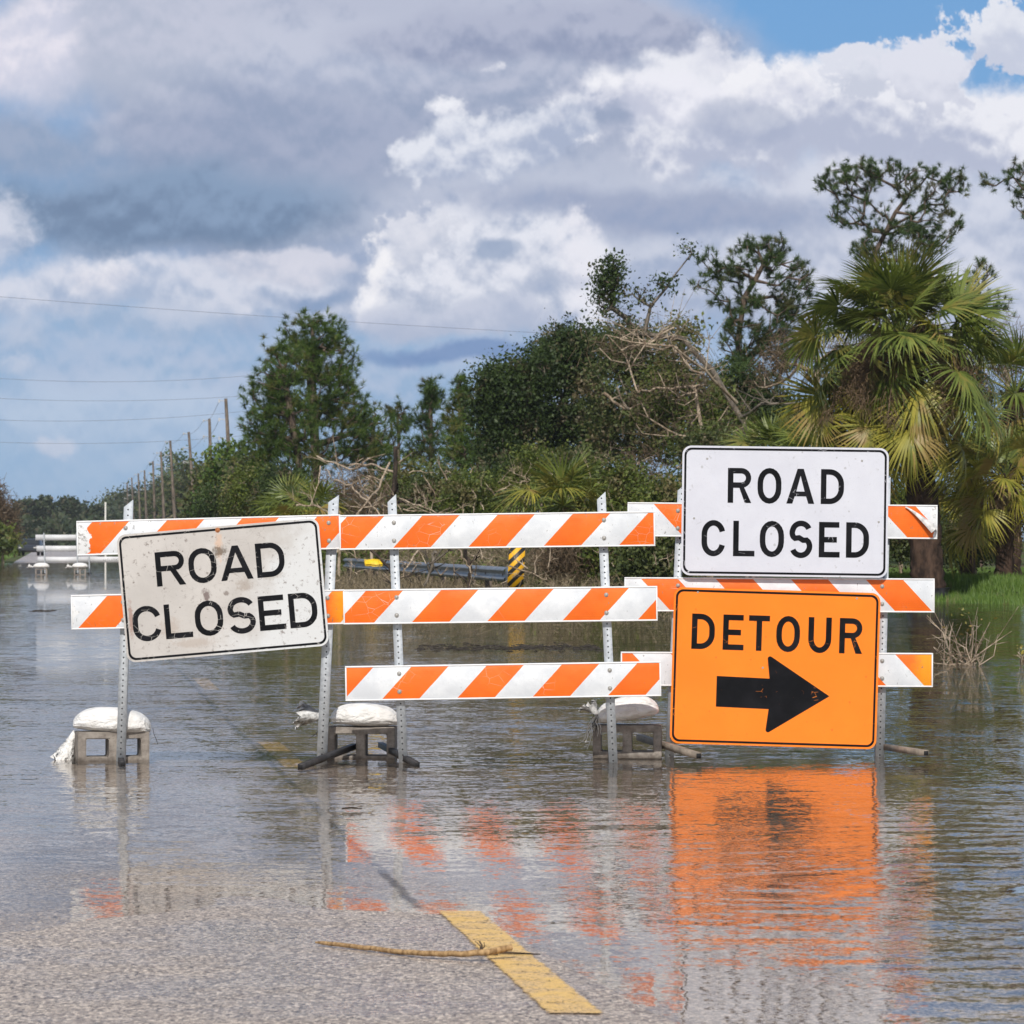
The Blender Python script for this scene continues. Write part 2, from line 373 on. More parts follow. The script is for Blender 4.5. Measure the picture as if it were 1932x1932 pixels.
M['palm_y'] = leafmat('yellowed_palm_fronds', (0.13, 0.15, 0.020), (0.42, 0.36, 0.055), (0.30, 0.20, 0.07), 0.05, 0.2, 0.45)
M['palm_d'] = leafmat('dead_palm_fronds', (0.095, 0.060, 0.035), (0.29, 0.20, 0.115), None, 0, 0.12)
M['grassm'] = leafmat('bank_grass_blades', (0.055, 0.115, 0.012), (0.130, 0.210, 0.030), (0.17, 0.15, 0.06), -0.05, 0.3)
M['drygrass'] = leafmat('dry_stalks', (0.10, 0.080, 0.045), (0.38, 0.30, 0.19), None, 0, 0.15)
M['far_leaf'] = leafmat('distant_leaves', (0.030, 0.048, 0.022), (0.075, 0.100, 0.045), (0.12, 0.10, 0.07), 0.0)
def barkmat(name, a, b, sc=9, bd=0.03):
    m = new_mat(name); o = posw()
    n = noise(scl(o, (1, 1, 0.35)), sc, 5, 0.65)
    out(bsdf(mixc(smooth(n, 0.35, 0.65), a, b), 0.85, 0, bump(n, bd), 0.2)); return m
M['bark'] = barkmat('pine_bark', (0.050, 0.036, 0.028), (0.17, 0.125, 0.095))
M['oakbark'] = barkmat('grey_oak_bark', (0.075, 0.062, 0.050), (0.23, 0.195, 0.155))
M['deadwood'] = barkmat('dead_wood', (0.17, 0.12, 0.08), (0.52, 0.42, 0.31))
M['darkwood'] = barkmat('dark_dead_wood', (0.02, 0.016, 0.013), (0.075, 0.055, 0.042))
M['palmbark'] = barkmat('palm_trunk_fibre', (0.022, 0.014, 0.010), (0.085, 0.052, 0.036), 6)
M['polewood'] = barkmat('weathered_pole_wood', (0.11, 0.085, 0.065), (0.24, 0.19, 0.15), 4)
M['stick'] = barkmat('stick_wood', (0.20, 0.12, 0.055), (0.46, 0.30, 0.15), 70, 0.002)
def simple(name, c, rough=0.5, metal=0.0, var=0.25, sc=20, bmp=0.0, spec=0.5):
    m = new_mat(name); o = objc(); n = noise(o, sc, 4, 0.65)
    d = tuple(q * (1 - var) for q in c); l = tuple(min(1, q * (1 + var * 0.6)) for q in c)
    out(bsdf(mixc(smooth(n, 0.3, 0.7), d, l), rough, metal, bump(n, bmp) if bmp else None, spec)); return m
def mat_galv():
    m = new_mat('galvanized_steel'); o = objc(); n = voro(o, 55, 'F1', 'Color'); a, b, c_ = sep(n); n2 = noise(o, 9, 4, 0.6)
    c = mixc(a, (0.44, 0.47, 0.50), (0.58, 0.61, 0.64)); c = mixc(smooth(n2, 0.58, 0.72, 0, 0.4), c, (0.30, 0.29, 0.26))
    out(bsdf(c, 0.5, 0.1, None, 0.4)); return m
M['galv'] = mat_galv()
M['hole'] = simple('hole_shade_paint', (0.012, 0.012, 0.013), 0.9)  # near-black colour painted for the shade inside post holes and foot ends
M['foot'] = simple('rusty_foot_bar', (0.055, 0.052, 0.052), 0.55, 0.4, 0.4, 12)
M['footbr'] = simple('weathered_foot_bar', (0.23, 0.19, 0.15), 0.7, 0.0, 0.4, 12)
M['plastic'] = simple('white_rail_plastic', (0.82, 0.82, 0.82), 0.45, 0, 0.08, 14)
M['sheetback'] = simple('sheeting_back', (0.62, 0.60, 0.58), 0.4, 0, 0.3, 30)
M['backs'] = simple('white_board_back', (0.62, 0.62, 0.63), 0.6, 0, 0.1, 3)
M['steelb'] = simple('bolt_steel', (0.45, 0.43, 0.40), 0.4, 0.7, 0.3, 60)
M['rust'] = simple('rusty_bolt', (0.42, 0.16, 0.06), 0.7, 0.2, 0.4, 80)
M['guard'] = simple('guardrail_zinc', (0.25, 0.27, 0.31), 0.5, 0.4, 0.25, 3)
M['wire'] = simple('wire_grey', (0.20, 0.22, 0.26), 0.6)
M['wrap'] = simple('black_plastic_wrap', (0.022, 0.020, 0.024), 0.35, 0, 0.4, 6, 0.02)
M['carpaint'] = simple('dark_car_paint', (0.03, 0.035, 0.045), 0.3)
M['glassd'] = simple('car_glass', (0.02, 0.025, 0.03), 0.08)
M['rubber'] = simple('tyre_rubber', (0.015, 0.015, 0.015), 0.8)
M['lamp'] = simple('lamp_lens', (0.5, 0.5, 0.48), 0.2)
M['whitepost'] = simple('white_post_paint', (0.8, 0.78, 0.72), 0.6)
M['yplastic'] = simple('yellow_plastic', (0.85, 0.55, 0.01), 0.5)
M['insul'] = simple('insulator', (0.55, 0.55, 0.55), 0.3)
M['haydeb'] = simple('floating_debris', (0.035, 0.028, 0.022), 0.8, 0, 0.5, 8)
def mat_concrete():
    m = new_mat('concrete_block'); o = objc(); n = noise(o, 14, 6, 0.7); n2 = noise(o, 140, 3, 0.7); x, y, z = sep(o)
    c = mixc(smooth(n, 0.3, 0.7), srgb(118, 110, 103), srgb(160, 152, 143))
    c = mixc(smooth(n2, 0.6, 0.72, 0, 0.6), c, srgb(58, 52, 48))
    c = mixc(smooth(z + (n - 0.5) * 0.06, 0.0, 0.055, 0.7, 0), c, srgb(62, 54, 46))
    out(bsdf(c, 0.9, 0, bump(n2 + n, 0.004), 0.2)); return m
M['concrete'] = mat_concrete()
def mat_bag():
    m = new_mat('woven_sandbag'); o = objc(); n = noise(o, 7, 5, 0.65); n2 = noise(scl(o, (1, 1, 2.5)), 22, 4, 0.6)
    x, y, z = sep(o)
    c = mixc(smooth(n, 0.35, 0.7), (0.80, 0.79, 0.77), (0.66, 0.64, 0.61))
    c = mixc(smooth(noise(o, 11, 4, 0.7), 0.60, 0.78, 0, 0.6), c, (0.42, 0.34, 0.27))
    wv = E.node('ShaderNodeTexWave'); wv.inputs['Scale'].default_value = 60; put(wv.inputs['Vector'], o)
    out(bsdf(c, 0.6, 0, bump(n2 * 0.8 + noise(scl(o, (1.0, 1, 2)), 9, 3, 0.5, 1.6) * 2.4 + E(wv.outputs['Fac']) * 0.02, 0.010), 0.3)); return m
M['bag'] = mat_bag()
M['bagneck'] = simple('grey_bag_neck', (0.58, 0.58, 0.57), 0.7, 0, 0.5, 30, 0.01)
M['string'] = simple('frayed_string', (0.62, 0.60, 0.55), 0.8)
M['dstring'] = simple('dark_string', (0.05, 0.05, 0.055), 0.8)

def mat_rail(name, sgn, phase, period=0.4475, amber=None, wear=0.5, seed=0.0, peel=None):
    """stripes at 45 degrees; sgn=+1: climbing to the right. phase: x of an orange band's left edge at the bottom of the board (z=-0.1)"""
    m = new_mat(name); o = objc(); x, y, z = sep(o); ox = vadd(o, (seed * 3.1, seed, seed * 1.7))
    jit = (noise(ox, 30, 3, 0.6) - 0.5) * 0.004
    t = mth('FRACT', (x + jit - (z + 0.1) * (0.93 * sgn) - phase) / period)
    isor = mth('LESS_THAN', t, 0.495)
    n1 = noise(ox, 5, 5, 0.65); n2 = noise(scl(ox, (1, 1, 0.5)), 55, 3, 0.75); n3 = noise(ox, 16, 4, 0.65)
    white = mixc(smooth(n1, 0.35, 0.7), srgb(206, 209, 213), srgb(228, 230, 232))
    rd = mth('FRACT', z * 85.0)
    orange = mixc(smooth(n1, 0.3, 0.7), (0.80, 0.130, 0.005), (0.86, 0.165, 0.008))
    orange = mixc(smooth(rd, 0.35, 0.65, 0.0, 0.10), orange, (0.62, 0.08, 0.004))
    if amber:
        a0, a1 = amber
        orange = mixc(smooth(x + (n3 - 0.5) * 0.10, a0, a1), orange, (0.86, 0.30, 0.008))
    c = mixc(isor, white, orange)
    c = mixc(smooth(n2 + n1 * 0.25, 0.80 - wear * 0.05, 0.87 - wear * 0.05, 0, 0.8), c, mixc(n3, srgb(70, 66, 60), srgb(150, 145, 138)))
    ws = voro(scl(ox, (1, 1, 1.3)), 13, 'DISTANCE_TO_EDGE')
    c = mixc(smooth(ws, 0.0, 0.012, 1, 0) * smooth(noise(ox, 3.3, 2), 0.56 - wear * 0.04, 0.66) * 0.75, c, srgb(205, 200, 190))
    # scuffed edges
    e = smooth(mth('ABSOLUTE', z) + (n2 - 0.5) * 0.05 + (n3 - 0.5) * 0.06, 0.098, 0.108, 0, 0.75 * wear)
    c = mixc(e, c, mixc(n2, srgb(130, 126, 120), srgb(228, 228, 228)))
    if peel:      # sheeting torn from the board end
        x0, x1 = peel
        pe = smooth(x + (n3 - 0.5) * 0.16 + mth('ABSOLUTE', z) * (0.4 if x1 < x0 else -0.4), x0, x0 + (0.004 if x1 > x0 else -0.004))
        c = mixc(pe, c, mixc(smooth(noise(ox, 38, 4, 0.7), 0.5, 0.66), srgb(222, 222, 222), srgb(150, 147, 143)))
    out(bsdf(c, smooth(n1, 0.3, 0.7, 0.3, 0.5), 0, bump(rd * 0.05 + n3, 0.003, 0.6), 0.45)); return m
def mat_signface(name, c1, c2, dirt, dirty, seed, grad=None, spots=()):
    m = new_mat(name); o = objc(); ox = vadd(o, (seed, seed * 2, seed)); x, y, z = sep(o)
    n1 = noise(ox, 3.2, 5, 0.6); n2 = noise(ox, 34, 4, 0.75); n3 = noise(scl(ox, (1, 1, 0.6)), 75, 3, 0.7)
    c = mixc(smooth(n1, 0.35, 0.68), c1, c2)
    if grad: c = mixc(smooth(x * 0.9 - z * 0.5 + (n1 - 0.5) * 0.9, 0.05, 0.38), c, grad)
    c = mixc(smooth(n2 + n1 * 0.2, 0.74 - dirty * 0.06, 0.84 - dirty * 0.02, 0, 0.25 + 0.5 * dirty), c, dirt)
    ws = voro(scl(ox, (1, 1, 2.1)), 9, 'DISTANCE_TO_EDGE')
    c = mixc(smooth(ws, 0.0, 0.008, 1, 0) * smooth(noise(ox, 4.3, 3, 0.6), 0.55 - dirty * 0.05, 0.66) * (0.25 + 0.4 * dirty), c, dirt)
    c = mixc(smooth(voro(ox, 11, 'F1') + (n2 - 0.5) * 0.3, 0.05, 0.09, 1, 0) * (0.35 + 0.35 * dirty), c, dirt)
    for (sx, sz, rx, rz, cc, aa) in spots:
        a = (x - sx) * (1 / rx); b = (z - sz) * (1 / rz); r_ = mth('SQRT', a * a + b * b) + (n2 - 0.5) * 1.6 + (n3 - 0.5) * 1.2
        c = mixc(smooth(r_, 0.35, 0.95, aa, 0), c, cc)
    out(bsdf(c, 0.38, 0, bump(n1, 0.02, 0.25), 0.4)); return m
M['face_old'] = mat_signface('dirty_sign_sheeting', srgb(182, 177, 172), srgb(196, 191, 186), srgb(108, 96, 88), 1.0, 1.3, srgb(206, 207, 207),
    ((0.0, 0.27, 0.03, 0.12, srgb(214, 164, 120), 0.45), (0.0, 0.235, 0.055, 0.045, srgb(92, 80, 66), 0.8), (-0.10, -0.02, 0.03, 0.05, srgb(96, 76, 74), 0.8), (0.02, -0.02, 0.02, 0.02, srgb(110, 96, 88), 0.7),
     (0.13, 0.02, 0.06, 0.05, srgb(150, 136, 124), 0.55), (-0.33, -0.20, 0.08, 0.08, srgb(168, 152, 138), 0.5), (-0.56, -0.12, 0.02, 0.14, srgb(140, 90, 70), 0.6), (-0.2, -0.30, 0.16, 0.04, srgb(165, 150, 138), 0.5), (0.3, 0.06, 0.10, 0.03, srgb(165, 155, 145), 0.5)))
M['face_new'] = mat_signface('white_sign_sheeting', srgb(202, 203, 212), srgb(209, 210, 218), srgb(150, 148, 146), 0.45, 4.1)
M['face_or'] = mat_signface('orange_sign_sheeting', (0.92, 0.205, 0.004), (0.95, 0.225, 0.006), (0.55, 0.10, 0.006), 0.35, 7.7)
def mat_legend(name, wear, seed, under):
    m = new_mat(name); o = objc(); ox = vadd(o, (seed, seed, seed * 2))
    n = noise(ox, 26, 4, 0.7); n1 = noise(ox, 5, 4, 0.6)
    c = mixc(smooth(n1, 0.35, 0.7), (0.003, 0.0035, 0.005), (0.010, 0.010, 0.013))
    ws = voro(scl(ox, (1.0, 1, 1.6)), 15, 'DISTANCE_TO_EDGE')
    sc = smooth(ws, 0.0, 0.022, 1, 0) * smooth(noise(ox, 9, 3, 0.6), 0.60 - wear * 0.09, 0.66 - wear * 0.07)
    ch = smooth(noise(ox, 58, 3, 0.7) + (n1 - 0.5) * 0.3, 0.78 - wear * 0.07, 0.81 - wear * 0.07)
    c = mixc(mth('MAXIMUM', sc, ch) * 0.85, c, under)
    out(bsdf(c, 0.55, 0, None, 0.12)); return m
M['leg_old'] = mat_legend('worn_black_lettering', 1.0, 2.0, srgb(196, 192, 186))
M['leg_new'] = mat_legend('black_lettering', 0.30, 5.0, srgb(220, 221, 228))
M['leg_or'] = mat_legend('black_arrow_film', 0.16, 8.0, (0.75, 0.22, 0.03))
M['alu'] = simple('sign_aluminium', (0.55, 0.55, 0.54), 0.45, 0.6, 0.15)

# ------------------------------------------------------------------ terrain
def cl(Y): return 1.444 - 0.1186 * Y                   # road centre line
_rng0 = np.random.default_rng(5)
_ph = _rng0.random((12, 3)) * 6.28
def wob(X, Y, f=1.0):
    s = 0
    for i in range(12):
        a = _ph[i]; k = f * (0.5 + i * 0.45)
        s = s + np.sin(X * k * math.cos(a[0]) + Y * k * math.sin(a[0]) + a[1]) / (1 + i * 0.5)
    return s / 4.0
EDX = np.array([-3000, 500, 640, 1270, 1500, 1700, 1932, 2400, 9000.]); EDY = np.array([64, 64, 64, 66, 78, 90, 84, 82, 82.])
def sst(x, a, b):
    t = np.clip((x - a) / (b - a), 0, 1); return t * t * (3 - 2 * t)
def terr(X, Y):
    X = np.asarray(X, float); Y = np.asarray(Y, float)
    s = X - cl(Y)
    b = np.where(Y < 12.7, 0.0036 * (12.7 - Y), -0.0027 * (Y - 12.7)); b = np.clip(b, -0.04, 0.03)
    b = b + (0.085) * sst(Y, 215, 245)
    z = b - 0.002 * np.clip(s + 0.8, 0, 1) - 0.055 * np.clip(s - 0.08, 0, 0.4) - 0.014 * np.clip(s - 0.5, 0, 5) - 0.004 * np.clip(-0.8 - s, 0, 5) + 0.0022 * wob(X, Y, 2.2)
    far = sst(Y, 60, 100)
    # right side: ditch then bank
    pxv = CX + F * X / np.maximum(Y, 1.0)
    ed = np.interp(pxv, EDX, EDY)
    ditch = sst(s, 4.0, 8.0)
    z = z - 0.45 * ditch
    bank = sst(Y + 1.2 * wob(X, Y, 0.5) - ed, -3, 3) * sst(s, 4.3, 6.0)
    z = z + bank * (0.06 + 0.56 * ditch)
    z = z + bank * 0.75 * sst(Y - ed, 58, 85) + bank * 0.32 * sst(pxv, 1500, 1700)
    # left side
    lb = sst(-s, 4.2, 7.0)
    z = z - 0.3 * lb * (1 - sst(Y, 120, 200)) + 0.10 * lb * sst(Y, 190, 240)
    z = z + 0.04 * wob(X, Y, 0.35) * np.maximum(bank, lb)
    return z
def tz(X, Y): return float(terr(X, Y))
def grid_sheet(name, Ys, Ss, dz, mats, extra=None, hole=False):
    YY, SS = np.meshgrid(Ys, Ss, indexing='ij'); XX = cl(YY) + SS
    ZZ = terr(XX, YY) + dz
    if hole: ZZ = ZZ - 0.06 * (1 - sst(np.abs(SS), 3.7, 3.9))
    V = np.stack([XX, YY, ZZ], -1).reshape(-1, 3); n, k = len(Ys), len(Ss)
    i = np.arange(n - 1)[:, None] * k; j = np.arange(k - 1)[None]
    Fq = np.stack([i + j, i + j + 1, i + k + j + 1, i + k + j], -1).reshape(-1, 4)
    me = bpy.data.meshes.new(name); setmesh(me, V, [Fq], smooth_=True)
    o = link(name, me, None, mats); tag(o, kind='structure'); return o
Ysf = np.concatenate([np.linspace(-300, 4, 20), np.linspace(5, 40, 176), np.linspace(41, 110, 120), np.geomspace(112, 3000, 110)])
Ssf = np.unique(np.concatenate([-np.geomspace(8, 1800, 24), np.linspace(-8, 12, 81), np.linspace(12, 60, 90), np.geomspace(61, 1800, 28)]))
g = grid_sheet('ground', Ysf, Ssf, 0.0, [M['ground']], hole=True)
Ysr = np.concatenate([np.linspace(-100, 4, 14), np.linspace(5, 40, 281), np.geomspace(40.5, 2500, 150)])
grid_sheet('road', Ysr, np.linspace(-3.8, 3.8, 61), 0.004, [M['asphalt']])
def strip(name, Y0, Y1, s0, w, mat, dz):
    n = max(8, int((Y1 - Y0) * 5)); Ys = np.linspace(Y0, Y1, n); L = (Y1 - Y0)
    S = np.linspace(-w / 2, w / 2, 3)
    YY, SS = np.meshgrid(Ys, S, indexing='ij'); XX = cl(YY) + s0 + SS; ZZ = terr(XX, YY) + 0.004 + dz
    ox, oy = cl((Y0 + Y1) / 2) + s0, (Y0 + Y1) / 2
    ang = math.atan(0.1186)
    P = np.stack([XX - ox, YY - oy, ZZ], -1).reshape(-1, 3)
    Rm = rotm('Z', -math.degrees(ang)); P = P @ Rm.T
    k = 3; i = np.arange(n - 1)[:, None] * k; j = np.arange(k - 1)[None]
    Fq = np.stack([i + j, i + j + 1, i + k + j + 1, i + k + j], -1).reshape(-1, 4)
    me = bpy.data.meshes.new(name); setmesh(me, P, [Fq])
    o = link(name, me, None, [mat]); o.location = (ox, oy, 0); o.rotation_euler = (0, 0, ang); tag(o, kind='structure'); return o
def Yat(py): return CH * F / (py - H0)
for q in range(-1, 9):
    y1 = 13.75 + q * 12.19
    strip('lane_marking', y1 - 3.05, y1, 0.0, 0.19, M['yellow'], 0.005)
strip('road_seam', 13.9, 60, -0.13, 0.14, M['seam'], 0.003)

# water sheet with depth and ripple attributes
def water():
    Ys = np.concatenate([np.linspace(-60, 4, 8), np.linspace(4.5, 45, 200), np.linspace(45.5, 110, 130), np.geomspace(111, 420, 60)])
    Ss = np.unique(np.concatenate([-np.geomspace(8, 300, 16), np.linspace(-8, 12, 101), np.linspace(12, 60, 60), np.geomspace(61, 400, 16)]))
    YY, SS = np.meshgrid(Ys, Ss, indexing='ij'); XX = cl(YY) + SS
    V = np.stack([XX, YY, np.zeros_like(XX)], -1).reshape(-1, 3); n, k = len(Ys), len(Ss)
    i = np.arange(n - 1)[:, None] * k; j = np.arange(k - 1)[None]
    Fq = np.stack([i + j, i + j + 1, i + k + j + 1, i + k + j], -1).reshape(-1, 4)
    me = bpy.data.meshes.new('water'); setmesh(me, V, [Fq])
    d = -terr(V[:, 0], V[:, 1]) - 0.004
    me.attributes.new('depth', 'FLOAT', 'POINT').data.foreach_set('value', d.astype(np.float32))
    px = CX + F * V[:, 0] / np.maximum(V[:, 1], 3); Y = V[:, 1]
    s = V[:, 0] - cl(V[:, 1])
    r = 0.034 + 0.105 * sst(Y, 15.2, 18.5) + 0.15 * sst(Y, 22.5, 28) * (1 - 0.35 * sst(s, 3.5, 6)) + 0.32 * sst(s, 0.1, 2.4) * (1 - 0.88 * sst(Y, 13.0, 18.5)) * (1 - sst(Y, 23, 26)) + 0.03 * sst(s, 2.5, 5)
    r = r * (1 - 0.72 * sst(Y, 105, 150)) * (1 - 0.62 * sst(Y, 30, 55) * (1 - sst(s, 5, 9))) * (0.9 + 0.25 * wob(V[:, 0], V[:, 1], 0.6))
    me.attributes.new('ripple', 'FLOAT', 'POINT').data.foreach_set('value', np.maximum(r, 0.004).astype(np.float32))
    o = link('water', me, None, [M['water']]); tag(o, kind='structure')
water()

# ------------------------------------------------------------------ foliage machinery
def leaf_quads(mb, C, size, rng, tone_lo=0.0, tone_hi=1.0, aspect=0.55, up=0.3, m=0, tone=None):
    n = len(C)
    N = rng.normal(size=(n, 3)); N[:, 2] += up; N /= np.linalg.norm(N, axis=1)[:, None]
    T = np.cross(N, rng.normal(size=(n, 3))); T /= np.linalg.norm(T, axis=1)[:, None] + 1e-9; B = np.cross(N, T)
    s = (size * (0.4 + 1.25 * rng.random(n)))[:, None]
    V = np.stack([C - T * s, C - B * s * aspect + T * s * 0.1, C + T * s, C + B * s * aspect + T * s * 0.1], 1).reshape(-1, 3)
    idx = np.arange(n * 4).reshape(n, 4)
    mb.add(V, idx, tone_lo + (tone_hi - tone_lo) * rng.random(n) if tone is None else np.clip(tone * 0.75 + 0.25 * rng.random(n), 0, 1), m)
def needles(mb, C, D, L, rng, per=28, width=0.02, spread=0.9, m=0):
    """tufts: triangles radiating round direction D"""
    n = len(C); c = np.repeat(C, per, 0); d = np.repeat(D, per, 0)
    v = d * 0.75 + rng.normal(size=(n * per, 3)) * spread * 0.6; v /= np.linalg.norm(v, axis=1)[:, None] + 1e-9
    ln = (L * (0.6 + 0.5 * rng.random(n * per)))[:, None]
    st = c + d * (rng.random((n * per, 1)) - 0.6) * L * 0.5
    tip = st + v * ln; tip[:, 2] -= (ln[:, 0] * 0.18)
    sd = np.cross(v, rng.normal(size=(n * per, 3))); sd /= np.linalg.norm(sd, axis=1)[:, None] + 1e-9
    V = np.stack([st - sd * width / 2, st + sd * width / 2, tip], 1).reshape(-1, 3)
    mb.add(V, np.arange(n * per * 3).reshape(-1, 3), np.clip(np.repeat(rng.random(n), per) * 0.6 + rng.random(n * per) * 0.4, 0, 1), m)
def env_points(env, Y, n, rng, shell=0.5, depth=0.85):
    """env: (px, py, rx, ry[, weight]) ellipses at distance Y"""
    w = np.array([e[2] * e[3] * (e[4] if len(e) > 4 else 1) for e in env], float); w /= w.sum()
    k = rng.choice(len(env), n, p=w); E_ = np.array([e[:4] for e in env], float)[k]
    d = rng.normal(size=(n, 3)); d /= np.linalg.norm(d, axis=1)[:, None]
    r = rng.random(n) ** (1 / 3) * (1 - shell) + shell * (0.75 + 0.25 * rng.random(n))
    d = d * r[:, None]
    c = np.stack([(E_[:, 0] - CX) / F * Y, np.full(n, Y), CH - (E_[:, 1] - H0) / F * Y], 1)
    rad = np.stack([E_[:, 2] / F * Y, (E_[:, 2] + E_[:, 3]) / 2 / F * Y * depth, E_[:, 3] / F * Y], 1)
    return c + d * rad
def grow(trunk, att, rng, bias=0.35, seg=0.9, jit=0.12):
    nodes = [np.array(p, float) for p in trunk]; par = [-1] + list(range(len(trunk) - 1))
    pl = [0.0]
    for i in range(1, len(trunk)): pl.append(pl[-1] + np.linalg.norm(nodes[i] - nodes[i - 1]) * 0.35)
    T = np.array(nodes)
    order = np.argsort([np.min(np.linalg.norm(T - a, axis=1)) for a in att])
    N = np.zeros((len(nodes) + len(att) * 8 + 10, 3)); PL = np.zeros(len(N)); cnt = len(nodes); N[:cnt] = T; PL[:cnt] = pl
    par = par + [0] * (len(N) - len(par)); tip = []
    for ai in order:
        a = att[ai]; d = np.linalg.norm(N[:cnt] - a, axis=1)
        cost = d + bias * PL[:cnt] + 0.5 * np.maximum(0, N[:cnt, 2] - a[2] + 0.1)
        cost[0] += 3
        j = int(np.argmin(cost)); L = d[j]; k = int(min(6, max(1, L / seg)))
        prev = j; p0 = N[j].copy()
        for q in range(1, k + 1):
            t = q / k; p = p0 * (1 - t) + a * t
            if q < k: p = p + rng.normal(size=3) * jit * L / k + np.array([0, 0, -0.10 * L * math.sin(t * math.pi)])
            N[cnt] = p; par[cnt] = prev; PL[cnt] = PL[prev] + np.linalg.norm(p - N[prev]); prev = cnt; cnt += 1
        tip.append(prev)
    w = np.zeros(cnt); w[tip] += 1
    for i in range(cnt - 1, 0, -1):
        if par[i] >= 0: w[par[i]] += w[i]
    return N[:cnt], np.array(par[:cnt]), w, tip, len(trunk)
def tree(name, label, cat, Y, base_px, trunk_px, env, n_att, leafkind, leafmat_, barkmat_, seed, group=None, r_tip=0.012,
         r_max=0.2, size=0.09, per=40, clump=0.35, shell=0.5, bias=0.35, leaf_frac=1.0, width=0.022, spread=0.9, depth=0.85, seg=0.9, wk=0.5):
    rng = np.random.default_rng(seed)
    bx = (base_px - CX) / F * Y; bz = tz(bx, Y)
    root = thing(name, (bx, Y, bz), label, cat, group)
    org = np.array([bx, Y, bz])
    tr = [org + (0, 0, -0.25)] + [np.array(W(px, py, Y)) for px, py in trunk_px]
    tp = [tr[0]]
    for a, b in zip(tr[:-1], tr[1:]):
        k = max(2, int(np.linalg.norm(b - a) / 0.7))
        for q in range(1, k + 1): tp.append(a + (b - a) * q / k + rng.normal(size=3) * 0.02 * (q < k))
    tp = [org + (0, 0, -0.25)] + [p for p in tp[1:]]
    att = env_points(env, Y, n_att, rng, shell, depth)
    N, par, w, tip, nt = grow(tp, att, rng, bias, seg)
    rad = np.minimum(r_tip * np.maximum(w, 0.6) ** wk, r_max)
    # trunk
    mb = MB(); tr_r = np.maximum(rad[:nt], r_tip * 1.5); tr_r = np.maximum.accumulate(tr_r[::-1])[::-1]; tr_r[0] *= 1.25
    mb.tube(N[:nt], tr_r, 9, jit=0.12, rng=rng)
    mb.build('trunk', barkmat_, root, True, org)
    mb = MB(); idx = np.arange(nt, len(N)); p = par[idx]
    mb.cones(N[p], N[idx], np.minimum(rad[p], rad[idx] * 1.6 + 0.004), rad[idx], 4 if Y > 90 else 5)
    mb.build('branches', barkmat_, root, True, org)
    tips = N[tip]; D = tips - N[par[np.array(tip)]]; D /= np.linalg.norm(D, axis=1)[:, None] + 1e-9
    if leaf_frac < 1:
        keep = rng.random(len(tips)) < leaf_frac; tips = tips[keep]; D = D[keep]
    mb = MB()
    if leafkind == 'leaf':
        C = np.repeat(tips, per, 0) + rng.normal(size=(len(tips) * per, 3)) * clump * np.array([1, 1, 0.75]) * 0.6
        leaf_quads(mb, C, size, rng, tone=np.repeat(np.clip(0.45 + 0.30 * rng.normal(size=len(tips)), 0, 1), per))
    elif leafkind == 'tuft':
        D = D * 0.6 + np.array([0, 0, 0.5]); D /= np.linalg.norm(D, axis=1)[:, None]
        k = 2
        C = np.repeat(tips, k, 0) + rng.normal(size=(len(tips) * k, 3)) * clump * 0.5
        D = np.repeat(D, k, 0) + rng.normal(size=(len(tips) * k, 3)) * 0.35
        needles(mb, C, D, size, rng, per, width, spread)
    else:
        C = np.repeat(tips, per, 0) + rng.normal(size=(len(tips) * per, 3)) * clump * 0.5
        v = rng.normal(size=C.shape); v /= np.linalg.norm(v, axis=1)[:, None]
        mb.cones(C - v * size, C + v * size, np.full(len(C), width), np.full(len(C), width * 0.5), 3, rng.random(len(C)))
    mb.build('crown' if leafkind != 'twig' else 'twigs', leafmat_, root, False, org)
    return root

# ------------------------------------------------------------------ trees
PINEG = 'pines above the brush'
tree('pine_tree', 'tall round-topped green pine standing alone left of centre', 'pine tree', 138, 600, [(596, 880), (590, 760), (588, 660), (590, 615)],
     [(588, 630, 62, 36, 1.3), (560, 680, 52, 40), (625, 680, 55, 50), (590, 735, 95, 50), (655, 770, 48, 60, 0.8), (610, 820, 105, 55, .9), (680, 830, 50, 45, .6)],
     640, 'tuft', M['pine'], M['bark'], 11, PINEG, size=0.29, per=52, clump=0.32, r_max=0.17, width=0.015, shell=0.65, r_tip=0.011)
tree('pine_tree', 'green pine with a dark double trunk leaning left beside the tall round-topped pine', 'pine tree', 134, 572, [(565, 890), (548, 780), (535, 700)],
     [(530, 690, 42, 45), (505, 740, 38, 45), (500, 800, 45, 40), (540, 800, 60, 60), (490, 850, 35, 40), (545, 870, 60, 35, .7)],
     380, 'tuft', M['pine'], M['bark'], 12, PINEG, size=0.29, per=52, clump=0.32, r_max=0.13, width=0.015, shell=0.6, r_tip=0.011)
tree('pine_tree', 'low dense pine filling the gap right of the tall round-topped pine', 'pine tree', 142, 700, [(700, 900), (705, 800)],
     [(700, 800, 50, 40), (735, 850, 60, 45), (690, 870, 60, 45)], 150, 'tuft', M['pine'], M['bark'], 13, PINEG, size=0.28, per=46, width=0.016, clump=0.42, r_max=0.11)
tree('pine_tree', 'thin young pine with a bottle-brush top, left of two spires', 'pine tree', 126, 812, [(812, 880), (816, 735)],
     [(816, 742, 13, 24, 3), (808, 775, 16, 22, 2), (795, 790, 12, 20, 1.5), (820, 830, 26, 40), (790, 850, 24, 30)], 110, 'tuft', M['pine_dk'], M['bark'], 14, PINEG, size=0.28, per=46, width=0.016, clump=0.24, r_max=0.07)
